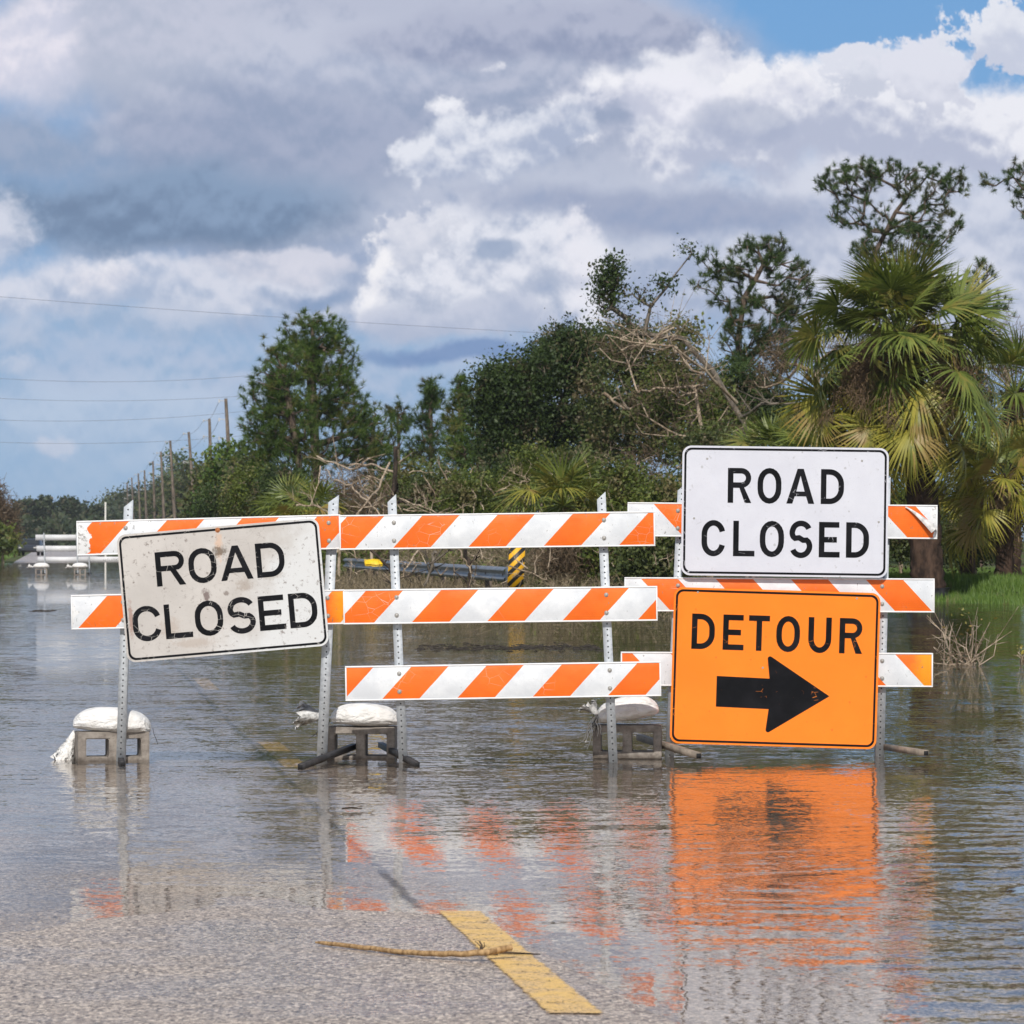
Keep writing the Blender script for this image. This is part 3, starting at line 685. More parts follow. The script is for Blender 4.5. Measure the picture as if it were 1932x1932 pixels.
tree('pine_tree', 'thin young pine with the sharper taller spire, beside the dark oak', 'pine tree', 124, 870, [(870, 880), (866, 722)],
     [(866, 735, 9, 30, 3), (876, 765, 14, 30, 2), (858, 790, 20, 30, 1.4), (880, 830, 30, 40), (855, 860, 30, 40)], 150, 'tuft', M['pine'], M['bark'], 15, PINEG, size=0.28, per=46, width=0.016, clump=0.22, r_max=0.07)
tree('pine_tree', 'small flat-topped pine poking up behind the brush left of the spires', 'pine tree', 150, 755, [(753, 880), (750, 782)],
     [(750, 775, 20, 12, 2), (762, 800, 20, 16)], 40, 'tuft', M['pine_dk'], M['bark'], 16, PINEG, size=0.28, per=46, width=0.016, clump=0.24, r_max=0.06)
tree('pine_tree', 'bright green bushy pine in front of the dark oak', 'pine tree', 116, 905, [(905, 930), (905, 790)],
     [(905, 800, 32, 36), (890, 850, 44, 45), (930, 860, 44, 50)], 130, 'tuft', M['pine'], M['bark'], 17, PINEG, size=0.3, per=18, clump=0.36, r_max=0.09)
OAKG = 'oaks in the thicket'
tree('oak_tree', 'dark rounded oak at the left end of the thicket', 'oak tree', 112, 985, [(985, 880), (985, 780)],
     [(950, 725, 42, 42), (975, 760, 55, 60), (1000, 700, 40, 42), (960, 830, 60, 60), (925, 775, 25, 45)], 150, 'leaf', M['oak'], M['oakbark'], 21, OAKG, per=190, clump=0.46, size=0.050, r_max=0.14)
tree('oak_tree', 'dark oak with the highest leafy peak in the thicket', 'oak tree', 114, 1060, [(1062, 880), (1065, 750)],
     [(1075, 655, 42, 45), (1045, 700, 50, 50), (1105, 680, 48, 55), (1070, 770, 80, 60), (1090, 840, 80, 60)], 200, 'leaf', M['oak'], M['oakbark'], 22, OAKG, per=190, clump=0.46, size=0.050, r_max=0.16)
tree('oak_tree', 'thinning greyish oak with bare twigs in the middle of the thicket', 'oak tree', 110, 1190, [(1190, 880), (1190, 760)],
     [(1160, 650, 45, 45), (1210, 660, 60, 50), (1180, 740, 75, 60), (1240, 740, 50, 60), (1200, 820, 85, 60)], 190, 'leaf', M['oak_dry'], M['oakbark'], 23, OAKG, per=120, clump=0.48, size=0.048, r_max=0.15, r_tip=0.014)
tree('oak_tree', 'brownish oak above the upper left corner of the clean white sign', 'oak tree', 108, 1310, [(1310, 880), (1300, 760)],
     [(1290, 650, 38, 45), (1270, 730, 45, 60), (1340, 770, 45, 50), (1290, 810, 75, 55), (1370, 830, 50, 35)], 150, 'leaf', M['brush'], M['oakbark'], 24, OAKG, per=105, clump=0.46, size=0.048, r_max=0.15, r_tip=0.014)
tree('broken_oak', 'storm-broken oak with long bare grey limbs and a few leaf tufts against the sky', 'oak tree', 104, 1410, [(1405, 800), (1345, 700), (1290, 640)],
     [(1150, 520, 26, 34, 3.5), (1140, 570, 22, 26, 2), (1205, 560, 30, 12, 1), (1250, 530, 14, 22, 1.6), (1225, 570, 20, 14, 1), (1300, 470, 18, 12, 1), (1190, 620, 40, 22, .8)],
     90, 'leaf', M['oak'], M['oakbark'], 25, None, per=40, clump=0.28, size=0.045, wk=0.42, r_max=0.07, r_tip=0.012, bias=0.15, shell=0.3)
tree('bare_oak', 'leafless grey-brown oak crown of fine twigs in the thicket', 'dead tree', 103, 1330, [(1328, 830), (1310, 730)],
     [(1230, 640, 70, 30), (1160, 660, 60, 35), (1290, 700, 60, 60), (1260, 770, 90, 60), (1380, 800, 40, 40)], 120, 'twig', M['brown'], M['deadwood'], 26, None, per=6, clump=0.5, size=0.22, width=0.008, wk=0.4, r_max=0.05, r_tip=0.010, bias=0.15)
tree('oak_tree', 'dark oak filling the space between the thicket and the palm, behind the clean white sign', 'oak tree', 112, 1425, [(1425, 880), (1425, 800)],
     [(1390, 730, 45, 40), (1450, 780, 65, 40), (1400, 800, 70, 45), (1500, 800, 50, 40)], 150, 'leaf', M['oak'], M['oakbark'], 36, OAKG, per=150, clump=0.46, size=0.050, r_max=0.12)
tree('pine_tree', 'tall sparse pine with scattered needle tufts left of the palm', 'pine tree', 120, 1425, [(1415, 780), (1392, 650), (1405, 560), (1440, 500)],
     [(1400, 490, 90, 36, 1.2), (1460, 465, 40, 26, 1.2), (1370, 540, 60, 40), (1490, 540, 50, 55), (1440, 600, 75, 50), (1400, 640, 50, 40), (1495, 640, 40, 60), (1370, 700, 40, 30), (1440, 690, 60, 40)],
     420, 'tuft', M['pine_dk'], M['bark'], 27, PINEG, size=0.25, per=60, width=0.014, clump=0.22, wk=0.4, r_max=0.085, r_tip=0.012, shell=0.6, bias=0.2)
tree('pine_tree', 'tallest pine with an open flat crown behind the palm', 'pine tree', 140, 1660, [(1655, 640), (1650, 480), (1690, 400)],
     [(1600, 340, 62, 34, 1.3), (1660, 320, 50, 22, 1.3), (1740, 350, 60, 36, 1.1), (1620, 400, 60, 30), (1760, 420, 60, 40), (1690, 460, 90, 40), (1800, 345, 28, 22)],
     420, 'tuft', M['pine_dk'], M['bark'], 28, PINEG, size=0.25, per=60, width=0.014, clump=0.22, wk=0.4, r_max=0.085, r_tip=0.011, shell=0.7, bias=0.18)
tree('pine_tree', 'pine reaching in from the right edge with one tufted limb', 'pine tree', 132, 2050, [(2050, 640), (2030, 480), (2000, 400)],
     [(1925, 335, 34, 36, 1.6), (1870, 342, 22, 12, 1.0), (1960, 380, 50, 50), (2020, 330, 60, 60)], 110, 'tuft', M['pine_dk'], M['bark'], 29, PINEG, size=0.25, per=60, width=0.014, clump=0.22, wk=0.4, r_max=0.085, bias=0.2)
tree('pine_tree', 'short pine whose dark tufts show between the palm crown and the sky on the right', 'pine tree', 128, 1850, [(1850, 700), (1848, 540)],
     [(1850, 510, 22, 18, 2), (1820, 560, 34, 30), (1880, 580, 30, 30)], 60, 'tuft', M['pine_dk'], M['bark'], 30, PINEG, size=0.25, per=60, width=0.014, clump=0.22, wk=0.4, r_max=0.085)
tree('dead_pine', 'rust-brown dead tree spilling twigs to the left of the palm crown', 'dead tree', 98, 1560, [(1555, 820), (1540, 730), (1545, 680)],
     [(1465, 690, 45, 36), (1500, 660, 45, 36), (1530, 640, 30, 36), (1445, 720, 25, 22), (1600, 700, 50, 60)], 150, 'twig', M['brown'], M['deadwood'], 31, None, per=10, clump=0.34, size=0.16, width=0.008, r_max=0.08, bias=0.12, r_tip=0.008)
tree('dead_pine', 'rust-brown dead tree behind the right side of the palm crown', 'dead tree', 99, 1905, [(1905, 820), (1900, 700)],
     [(1900, 640, 50, 36), (1860, 680, 50, 40), (1920, 720, 50, 50)], 90, 'twig', M['brown'], M['deadwood'], 32, None, per=10, clump=0.36, size=0.16, width=0.008, r_max=0.08, bias=0.12, r_tip=0.008)

# trees along the poles, receding to the left
ROW = 'trees lining the road beside the poles'
row = [(470, 905, 165, 38, 60, 'o', 'leafy tree just left of the tall round-topped pine'),
       (430, 885, 190, 38, 52, 'p', 'tree covering the foot of the nearest utility pole'),
       (400, 915, 210, 34, 48, 'o', 'low tree between the nearest and second utility poles'),
       (360, 920, 521, 30, 42, 'o', 'tree around the third utility pole'),
       (332, 890, 801, 22, 34, 'p', 'taller pine showing between the third and fourth utility poles'),
       (310, 940, 651, 30, 34, 'o', 'low tree at the fourth utility pole'),
       (280, 950, 701, 26, 30, 'b', 'thin greyish tree beside the sixth utility pole'),
       (255, 952, 751, 22, 26, 'b', 'thin greyish tree beside the farthest utility poles'),
       (232, 955, 781, 22, 24, 'o', 'small rounded tree left of the farthest utility poles'),
       (208, 965, 801, 20, 20, 'o', 'last small tree of the roadside row, above the far barricades')]
for i, (px, py, Y, rx, ry, k, lb) in enumerate(row):
    tree('pine_tree' if k == 'p' else 'broadleaf_tree', lb, 'pine tree' if k == 'p' else 'tree', Y, px, [(px, (py + 1000) / 2), (px, py)],
         [(px, py, rx, ry), (px - rx * .5, py + ry * .9, rx * .9, ry * .8), (px + rx * .5, py + ry * .8, rx * .9, ry * .8), (px, py + ry * 1.5, rx * 1.2, ry)],
         120, 'leaf', {'o': M['oak_dry'], 'b': M['far_leaf'], 'p': M['pine']}[k], M['oakbark'], 60 + i, ROW, per=60,
         clump=0.6 * Y / 200, size=0.085 * min(Y, 500) / 150, r_max=0.16, r_tip=0.02)
FARG = 'tall pines on the far skyline'
for i, (px, py, rx, ry, lb) in enumerate([(52, 955, 13, 10, 'leftmost dark umbrella pine on the far skyline'), (84, 952, 9, 12, 'narrow dark pine on the far skyline, second from the left'),
        (129, 953, 17, 9, 'wide flat umbrella pine on the far skyline'), (180, 968, 12, 9, 'low pine at the right end of the far skyline')]):
    tree('pine_tree', lb, 'pine tree', 620, px, [(px, 1000), (px, py + 4)], [(px, py, rx, ry), (px - 6, py + 10, rx * .6, ry * .5), (px + 5, py + 14, rx * .6, ry * .5)], 60, 'leaf', M['far_leaf'], M['bark'], 80 + i, FARG,
         per=40, clump=0.8, size=0.28, r_max=0.3, r_tip=0.05)
def far_woods():
    rng = np.random.default_rng(90); mb = MB()
    for Yb, n, hh in ((560, 5000, 4.0), (640, 6500, 5.6), (720, 6500, 7.0)):
        pxs = rng.uniform(-260, 235, n * 3)
        top = hh * (0.85 + 0.25 * np.sin(pxs * 0.11 + Yb) + 0.15 * np.sin(pxs * 0.37))
        X = (pxs - CX) / F * Yb; z = 0.2 + top * rng.random(n * 3) ** 0.7
        C = np.stack([X, Yb + rng.normal(size=n * 3) * 6, z], 1)
        leaf_quads(mb, C, 0.42, rng)
    o = mb.build('woods', M['far_leaf']); tag(o, 'dark distant wood along the horizon beyond the far barricades', 'woods', kind='stuff')
far_woods()
tree('bare_shrub', 'tan bare shrub at the left edge beside the far grass verge', 'shrub', 235, -8, [(-8, 990), (-6, 950)],
     [(-12, 950, 22, 40), (8, 975, 24, 40), (-14, 1000, 30, 30), (18, 1010, 18, 22)], 160, 'twig', M['brown'], M['deadwood'], 95, None, per=14, clump=0.6, size=0.34, width=0.018, r_tip=0.015, r_max=0.08)
tree('shrub', 'olive leafy shrub low at the left edge under the bare one', 'shrub', 232, 5, [(5, 1020)], [(6, 1020, 30, 22), (-16, 1010, 22, 28)], 60, 'leaf', M['brush'], M['deadwood'], 96, None, per=60, clump=0.5, size=0.12)

# ------------------------------------------------------------------ thicket: shrubs on the bank
SHG = 'shrubs at the foot of the thicket'
shr = [(420, 950, 150, 40, 34, 'oak', 'dark shrub left of the tilted white sign, under the poles'),
       (480, 930, 128, 44, 44, 'brush', 'green shrub above the left end of the tilted sign'),
       (540, 925, 118, 40, 46, 'oak', 'dark shrub below the pine with the double trunk'),
       (640, 915, 122, 50, 44, 'brown', 'brown leafless shrub right of the pine trunks'),
       (700, 940, 112, 50, 42, 'brown', 'brown twiggy shrub around the dark broken trunk'),
       (770, 915, 118, 46, 46, 'brush', 'olive shrub under the two pine spires'),
       (830, 925, 108, 44, 46, 'oak_dry', 'grey-green shrub above the middle barricade'),
       (890, 940, 104, 44, 46, 'brush', 'bright green shrub left of the low palmetto'),
       (950, 910, 106, 50, 44, 'oak', 'dark shrub behind the low palmetto'),
       (1020, 890, 105, 48, 40, 'brush', 'green shrub above the low palmetto'),
       (1090, 900, 100, 46, 44, 'oak_dry', 'dull green shrub above the right end of the middle barricade'),
       (1160, 920, 92, 46, 50, 'brush', 'yellow-green shrub left of the clean white sign'),
       (1220, 900, 96, 44, 46, 'brown', 'brown vine-covered shrub left of the clean white sign'),
       (1265, 960, 86, 40, 54, 'brush', 'olive shrub touching the left edge of the clean white sign'),
       (1340, 850, 98, 44, 34, 'oak_dry', 'dull shrub over the top left of the clean white sign'),
       (1175, 1020, 78, 50, 46, 'brush', 'green shrub seen between the upper boards right of the striped marker'),
       (1250, 1040, 75, 40, 46, 'oak_dry', 'leafy shrub seen between the boards beside the clean white sign'),
       (1070, 1045, 78, 40, 34, 'brown', 'brown shrub seen between the boards right of the striped marker'),
       (850, 1035, 106, 50, 28, 'drygrass', 'dry brush behind the guardrail'),
       (740, 1032, 122, 60, 28, 'brown', 'brown brush behind the left part of the guardrail'),
       (1700, 960, 100, 34, 50, 'brush', 'bright green shrub left of the palm trunk'),
       (1730, 1010, 96, 50, 40, 'oak_dry', 'shrub behind the palm trunk'),
       (1840, 1010, 100, 50, 36, 'oak_dry', 'low dark shrub under the yellowed palmetto')]
for i, (px, py, Y, rx, ry, k, lb) in enumerate(shr):
    mt = M[k]
    tree('shrub', lb, 'shrub', Y, px, [(px, py + ry * .5)], [(px, py, rx, ry), (px - rx * .6, py + ry * .5, rx * .7, ry * .7), (px + rx * .6, py + ry * .5, rx * .7, ry * .7)],
         80, 'twig' if k in ('brown', 'drygrass') else 'leaf', mt, M['deadwood'], 200 + i, SHG, per=(16 if k in ('brown', 'drygrass') else 150), clump=0.42,
         size=(0.15 if k in ('brown', 'drygrass') else 0.042), r_max=0.05, r_tip=0.007, width=0.007, bias=0.2, shell=0.3)
def undergrowth():
    rng = np.random.default_rng(101); mb = MB()
    n = 110000; px = rng.uniform(380, 1320, n); Y = rng.uniform(66, 130, n); X = (px - CX) / F * Y
    s = X - cl(Y); ok = (s > 5.0) & (Y > np.interp(px, EDX, EDY) + 1.5); X, Y, px = X[ok], Y[ok], px[ok]
    g0 = terr(X, Y); hmax = 0.35 + 1.1 * sst(Y, 74, 95) * (0.6 + 0.4 * wob(X, Y, 0.8))
    hmax = np.where(X - cl(Y) < 8.0, 0.15, hmax)
    z = g0 + hmax * rng.random(len(X)) ** 1.2
    C = np.stack([X, Y, z], 1); leaf_quads(mb, C, 0.05, rng)
    o = mb.build('ground_cover', M['brush']); tag(o, 'tangled green ground cover on the bank behind the barricades', 'undergrowth', kind='stuff')
    mb = MB(); n = 26000; px = rng.uniform(600, 1330, n); Y = rng.uniform(65, 112, n); X = (px - CX) / F * Y
    s = X - cl(Y); ok = (s > 4.8) & (Y > np.interp(px, EDX, EDY) - 0.5); X, Y = X[ok], Y[ok]
    g0 = terr(X, Y); hmax = 0.3 + 0.9 * sst(Y, 70, 90)
    hmax = np.where(X - cl(Y) < 7.9, 0.30, hmax)
    C = np.stack([X, Y, g0 + hmax * rng.random(len(X))], 1); v = rng.normal(size=C.shape); v[:, 2] = v[:, 2] * 1.3
    v /= np.linalg.norm(v, axis=1)[:, None]; L = (0.08 + 0.26 * rng.random(len(C)))[:, None]
    mb.cones(C - v * L, C + v * L, np.full(len(C), 0.007), np.full(len(C), 0.004), 3, rng.random(len(C)))
    o = mb.build('dead_vines', M['drygrass']); tag(o, 'dead straw-coloured vines and twigs tangled over the bank', 'undergrowth', kind='stuff')
undergrowth()
def grass_bank():
    rng = np.random.default_rng(103); mb = MB(); n = 120000
    px = rng.uniform(1640, 2060, n); Y = rng.uniform(78, 125, n); X = (px - CX) / F * Y
    d = Y - np.interp(px, EDX, EDY); ok = (d > -5) & (rng.random(n) < np.where(d < 1, 0.35, 1)); X, Y, d = X[ok], Y[ok], d[ok]
    g0 = terr(X, Y); g0 = np.maximum(g0, -0.03); k = len(X); h = (0.07 + 0.13 * rng.random(k)) * (0.8 + 0.8 * rng.random(k) * (d < 5))
    base = np.stack([X, Y, g0 - 0.02], 1); t = base + np.stack([rng.normal(size=k) * 0.05, rng.normal(size=k) * 0.05, h], 1)
    w = np.zeros((k, 3)); w[:, 0] = 0.014
    mb.add(np.stack([base - w, base + w, t], 1).reshape(-1, 3), np.arange(k * 3).reshape(-1, 3), rng.random(k))
    o = mb.build('grass', M['grassm']); tag(o, 'bright green grass running down to the water right of the palm', 'grass', kind='stuff')
    mb = MB(); n = 16000; px = rng.uniform(-120, 70, n); Y = rng.uniform(225, 420, n); X = (px - CX) / F * Y; s = X - cl(Y)
    ok = s < -4.6; X, Y = X[ok], Y[ok]; k = len(X); g0 = terr(X, Y); base = np.stack([X, Y, g0], 1)
    t = base + np.stack([rng.normal(size=k) * .1, rng.normal(size=k) * .1, 0.12 + 0.22 * rng.random(k)], 1); w = np.zeros((k, 3)); w[:, 0] = 0.05
    mb.add(np.stack([base - w, base + w, t], 1).reshape(-1, 3), np.arange(k * 3).reshape(-1, 3), rng.random(k))
    o = mb.build('grass', M['grassm']); tag(o, 'green grass verge at the left edge beyond the flooded road', 'grass', kind='stuff')
grass_bank()

# ------------------------------------------------------------------ palms
def fan(rng, nl=34, L=1.0, span=250, droop=0.35, width=0.05):
    """fan leaf in local space: stalk comes along +X from origin; returns V, quads, tris"""
    mb = MB(); hub = np.array([0, 0, 0.0])
    for i in range(nl):
        a = R(-span / 2 + span * (i + 0.5) / nl + rng.normal() * 2.5)
        ll = L * (0.72 + 0.28 * math.cos(a * 0.55)) * (0.92 + 0.16 * rng.random())
        d = np.array([math.cos(a), math.sin(a), 0]); side = np.array([-math.sin(a), math.cos(a), 0])
        fold = 0.28 * abs(math.sin(a)); pts = []; dz = droop * (0.7 + 0.7 * rng.random())
        for q, t in enumerate((0.04, 0.35, 0.65, 0.86, 1.0)):
            p = hub + d * ll * t * (1 - 0.10 * t * dz) + np.array([0.0, 0, -dz * ll * t ** 2.4 + fold * ll * t * 0.5])
            w = width * ll * (0.25, 1.0, 0.75, 0.35, 0.04)[q]
            pts.append((p - side * w / 2, p + side * w / 2 + np.array([0, 0, 0.25 * w])))
        V = np.array([p for pr in pts for p in pr]); Fq = [(2 * q, 2 * q + 1, 2 * q + 3, 2 * q + 2) for q in range(4)]
        mb.add(V, Fq, np.full(4, np.clip(0.5 + rng.normal() * 0.22, 0, 1)))
    return mb
def palm_frond(root, org, az, el, stalk, L, mt, rng, nl=34, droop=0.35, span=230, sag=0.25, wid=0.05, stem=0.014):
    """stalk from org, direction az/el, bending down by sag; the fan at its end"""
    mb = fan(rng, nl, L, span, droop, wid)
    d = np.array([math.cos(el) * math.cos(az), math.cos(el) * math.sin(az), math.sin(el)])
    pts = [d * stalk * t + np.array([0, 0, -sag * stalk * t * t]) for t in np.linspace(0, 1, 6)]
    e = pts[-1] - pts[-2]; e /= np.linalg.norm(e)
    e = e + np.array([0, 0, -0.25 * sag]); e /= np.linalg.norm(e)
    side = np.cross([0, 0, 1.0], e); side /= np.linalg.norm(side) + 1e-9; up = np.cross(e, side)
    roll = rng.normal() * 0.5; s2 = side * math.cos(roll) + up * math.sin(roll); u2 = np.cross(e, s2)
    Rm = np.stack([e, s2, u2], 1)
    for i in range(len(mb.V)): mb.V[i] = mb.V[i] @ Rm.T + pts[-1]
    mb.tube(pts, np.linspace(stem * 1.6, stem, 6), 4, tone=0.6, cap=False)
    o = mb.build('frond', mt, root); o.location = org
    return o
def palm(label, px, Y, base_py, top_py, trunk_w, nf, stalk, L, seed, group=None, mats=('palm', 'palm_y', 'palm_d'), leanpx=0, dead=6, wrap=False, elmin=-55, name='cabbage_palm', cat='palm tree', yfrac=0.25, nl=34, wid=0.05, azr=(0, 6.283)):
    rng = np.random.default_rng(seed)
    b = W(px, base_py, Y); b.z = tz(b.x, Y); t = W(px + leanpx, top_py, Y)
    root = thing(name, b, label, cat, group); H = t.z - b.z; lx = t.x - b.x
    if trunk_w:
        mb = MB(); n = int(max(6, H / 0.12)); pts = []; rr = []
        for q in range(n + 1):
            u = q / n; pts.append((lx * u * u, 0, -0.2 + (H + 0.2) * u)); rr.append(trunk_w / 2 * (1.12 - 0.25 * u) * (1 + 0.10 * (q % 2)))
        mb.tube(pts, rr, 14, jit=0.22, rng=rng); mb_t = mb      # old leaf bases under the crown
        for q in range(70):
            u = 0.55 + 0.45 * rng.random(); a = rng.random() * 6.283; z = H * u; r0 = trunk_w / 2 * 0.9
            p0 = np.array([lx * u * u + math.cos(a) * r0, math.sin(a) * r0, z]); p1 = p0 + np.array([math.cos(a) * 0.13, math.sin(a) * 0.13, 0.22])
            mb.tube([p0, (p0 + p1) / 2 + (0, 0, -.02), p1], [0.05, 0.045, 0.03], 5)
        mb.build('trunk', M['palmbark'], root)
        if wrap:
            mb = MB(); pts, rr = [], []
            for q in range(9):
                u = q / 8; pts.append((0, 0, -0.1 + 0.95 * u)); rr.append(trunk_w / 2 * (1.62 - 0.22 * u + 0.05 * math.sin(q * 2.3)))
            mb.tube(pts, rr, 22, jit=0.22, rng=rng); mb.build('trunk_wrap', M['wrap'], root, True)
    for i in range(nf):
        u = (i + 0.5) / nf; el = R(84 - (84 - elmin) * u ** 0.85 + rng.normal() * 6); az = azr[0] + (i * 2.399963 + rng.normal() * 0.15) % (azr[1] - azr[0])
        mt = mats[0] if u < 1 - yfrac else mats[1]
        if rng.random() < 0.08 and u > 0.4: mt = mats[1]
        palm_frond(root, (lx, 0, H), az, el, stalk * (0.58 + 0.60 * rng.random()) * (0.8 + 0.4 * min(1, u * 2)), L * (0.85 + 0.3 * rng.random()), M[mt], rng, nl,
                   droop=0.20 + 0.38 * u, sag=0.12 + 0.25 * u, wid=wid)
    for i in range(dead):
        az = rng.random() * 6.283; palm_frond(root, (lx, 0, H - 0.1), az, R(rng.uniform(-75, -20) if i % 3 else rng.uniform(-10, 45)), stalk * 0.75, L * 0.8, M[mats[2]], rng, 22, droop=1.2, sag=0.5, span=140, wid=0.04)
    return root
P1 = palm('large shaggy cabbage palm with dark wrapped trunk foot behind the right barricade', 1752, 86, 1115, 640, 0.66, 110, 1.60, 1.12, 301, None, leanpx=-52, dead=52, wrap=True, yfrac=0.32, elmin=-60, nl=46, wid=0.046)
# hanging brown flower stalks
def flower_stalks(root, H, lx, rng, n):
    for i in range(n):
        mb = MB(); az = rng.uniform(-2.6, -0.5); el = R(rng.uniform(10, 55)); d = np.array([math.cos(el) * math.cos(az), math.cos(el) * math.sin(az), math.sin(el)])
        pts = [d * 2.3 * t + np.array([0, 0, -2.4 * t * t]) for t in np.linspace(0, 1, 9)]
        mb.tube(pts, np.linspace(0.03, 0.012, 9), 5, tone=.4)
        P = np.array(pts)[3:]; k = 60
        C = np.repeat(P, k, 0) + rng.normal(size=(len(P) * k, 3)) * 0.12; v = rng.normal(size=C.shape) + np.array([0, 0, -1.6]); v /= np.linalg.norm(v, axis=1)[:, None]
        mb.cones(C, C + v * 0.24, np.full(len(C), 0.007), np.full(len(C), 0.003), 3, rng.random(len(C)))
        o = mb.build('flower_stalk', M['palm_d'], root); o.location = (lx, 0, H)
flower_stalks(P1, W(0, 640, 86).z - tz(P1.location.x, 86), -42 / F * 86, np.random.default_rng(5), 11)
palm('second cabbage palm crown crowding the right edge beside the large one', 1905, 95, 1110, 745, 0.5, 34, 1.3, 1.05, 303, leanpx=10, dead=6, yfrac=0.3, elmin=-50)
palm('low yellowed palmetto drooping over the grass at the right edge', 1895, 90, 1080, 905, 0.4, 34, 1.0, 0.95, 304, dead=5, yfrac=0.8, elmin=-40, name='palmetto', cat='palmetto')
palm('low dark palmetto between the palm trunk and the yellowed one', 1825, 98, 1080, 900, 0.35, 24, 0.9, 0.9, 305, dead=3, yfrac=0.3, elmin=-30, name='palmetto', cat='palmetto')
palm('bright green saw palmetto above the middle barricade boards', 1062, 84, 1010, 955, 0, 30, 0.75, 0.80, 306, dead=1, yfrac=0.0, elmin=-5, name='palmetto', cat='palmetto', nl=26)
palm('saw palmetto rising behind the top edge of the clean white sign', 1460, 96, 1000, 870, 0, 30, 1.0, 0.9, 307, dead=1, yfrac=0.0, elmin=0, name='palmetto', cat='palmetto', nl=26)
palm('pale saw palmetto right above the clean white sign', 1530, 92, 1000, 880, 0, 24, 0.9, 0.9, 308, dead=1, yfrac=0.1, elmin=0, name='palmetto', cat='palmetto', nl=26)
palm('small half-yellow palmetto at the left post of the middle barricade', 590, 100, 1010, 968, 0, 18, 0.6, 0.7, 309, dead=1, yfrac=0.5, elmin=-5, name='palmetto', cat='palmetto', nl=24)
palm('small dark palmetto above the top right corner of the tilted sign', 545, 104, 1010, 960, 0, 18, 0.6, 0.7, 310, dead=0, yfrac=0.0, elmin=-5, name='palmetto', cat='palmetto', nl=24)
palm('small palmetto in the brush above the striped marker', 1120, 92, 1010, 985, 0, 16, 0.6, 0.7, 311, dead=0, yfrac=0.0, elmin=0, name='palmetto', cat='palmetto', nl=24)

# ------------------------------------------------------------------ fallen branches
def branch(label, pts, r0, r1, mt, seed, twigs=6, name='fallen_branch', cat='branch', group='broken branches on the bank', tl=0.5):
    rng = np.random.default_rng(seed); P = [np.array(W(*p)) for p in pts]; o0 = P[0]
    Q = []
    for a, b in zip(P[:-1], P[1:]):
        for q in range(4): Q.append(a + (b - a) * q / 4 + rng.normal(size=3) * 0.018)
    Q.append(P[-1]); Q = np.array(Q)
    mb = MB(); mb.tube(Q, np.linspace(r0, r1, len(Q)), 6, jit=0.15, rng=rng)
    for k in range(twigs):
        i = rng.integers(len(Q) // 4, len(Q)); p = Q[i]; v = rng.normal(size=3); v[2] = abs(v[2]) * 0.6 + 0.1; v /= np.linalg.norm(v)
        L = tl * (0.4 + rng.random()); m1 = p + v * L * 0.5 + rng.normal(size=3) * L * 0.08; e = p + v * L + rng.normal(size=3) * L * 0.2
        mb.tube([p, m1, e], [r1 * 0.9, r1 * 0.6, r1 * 0.25], 4)
        for q in range(2):
            v2 = v + rng.normal(size=3) * 0.7; mb.tube([m1, m1 + v2 * L * 0.35], [r1 * 0.5, r1 * 0.2], 4)
    o = mb.build(name, mt, None, True, tuple(o0)); tag(o, label, cat, group); return o
D = M['deadwood']
branch('pale crooked branch running level right of the pine trunks', [(878 * .7 - 15, 1240 * .7 - 12 + 6, 98), (660, 885, 97), (700, 876, 96), (742, 890, 95)], 0.022, 0.03, D, 401, 5)
branch('long pale branch slanting down left from the dark broken trunk', [(735, 870, 94), (715, 920, 93), (690, 950, 92), (662, 985, 91)], 0.03, 0.018, D, 402, 7)
branch('pale branch sloping down to the right above the middle barricade', [(630, 905, 95), (660, 915, 94), (690, 945, 93), (730, 980, 92)], 0.025, 0.018, D, 403, 8)
branch('thin hanging branch beside the pine trunk', [(604, 880, 100), (598, 920, 99), (585, 955, 99)], 0.018, 0.01, D, 404, 3)
branch('upright dark broken trunk in the brush above the middle barricade', [(738, 985, 94), (742, 920, 94), (746, 842, 94)], 0.075, 0.055, M['darkwood'], 405, 2, 'dead_tree', 'dead tree', None)
branch('pale branch reaching right from the dark broken trunk', [(752, 940, 92), (790, 955, 91), (835, 975, 91)], 0.022, 0.012, D, 406, 7)
branch('low pale branch just above the top board of the middle barricade', [(760, 962, 90), (800, 966, 90), (850, 975, 90)], 0.018, 0.01, D, 407, 5)
branch('bowed pale branch at the top right corner of the tilted sign', [(560, 950, 92), (590, 955, 92), (625, 968, 91)], 0.022, 0.014, D, 408, 3)
branch('small pale forked branch in the dark oak', [(1120, 862, 96), (1135, 872, 96), (1160, 868, 96)], 0.025, 0.012, D, 409, 4)
branch('dark bent branch crossing the guardrail left of the striped marker', [(878, 1038, 77), (888, 1075, 77), (886, 1115, 77)], 0.045, 0.04, M['darkwood'], 410, 2)
branch('dark branch leaning over the guardrail by the left post', [(700, 1040, 79), (735, 1070, 79), (748, 1105, 78)], 0.035, 0.025, M['darkwood'], 411, 4)
branch('pale branch leaning on the guardrail by the left post', [(790, 1040, 76), (765, 1072, 75), (752, 1095, 75)], 0.022, 0.012, D, 412, 3)
branch('grey branch standing behind the guardrail centre', [(820, 1040, 78), (815, 1070, 78), (800, 1105, 78)], 0.04, 0.025, M['oakbark'], 413, 5)
branch('pale branch bending down beside the dark bent one', [(868, 1038, 74), (878, 1062, 74), (890, 1080, 74), (886, 1105, 74)], 0.02, 0.01, D, 414, 3)
branch('pale branch lying in front of the striped marker', [(960, 1065, 73), (1005, 1082, 73), (1040, 1102, 73)], 0.016, 0.008, D, 415, 4)
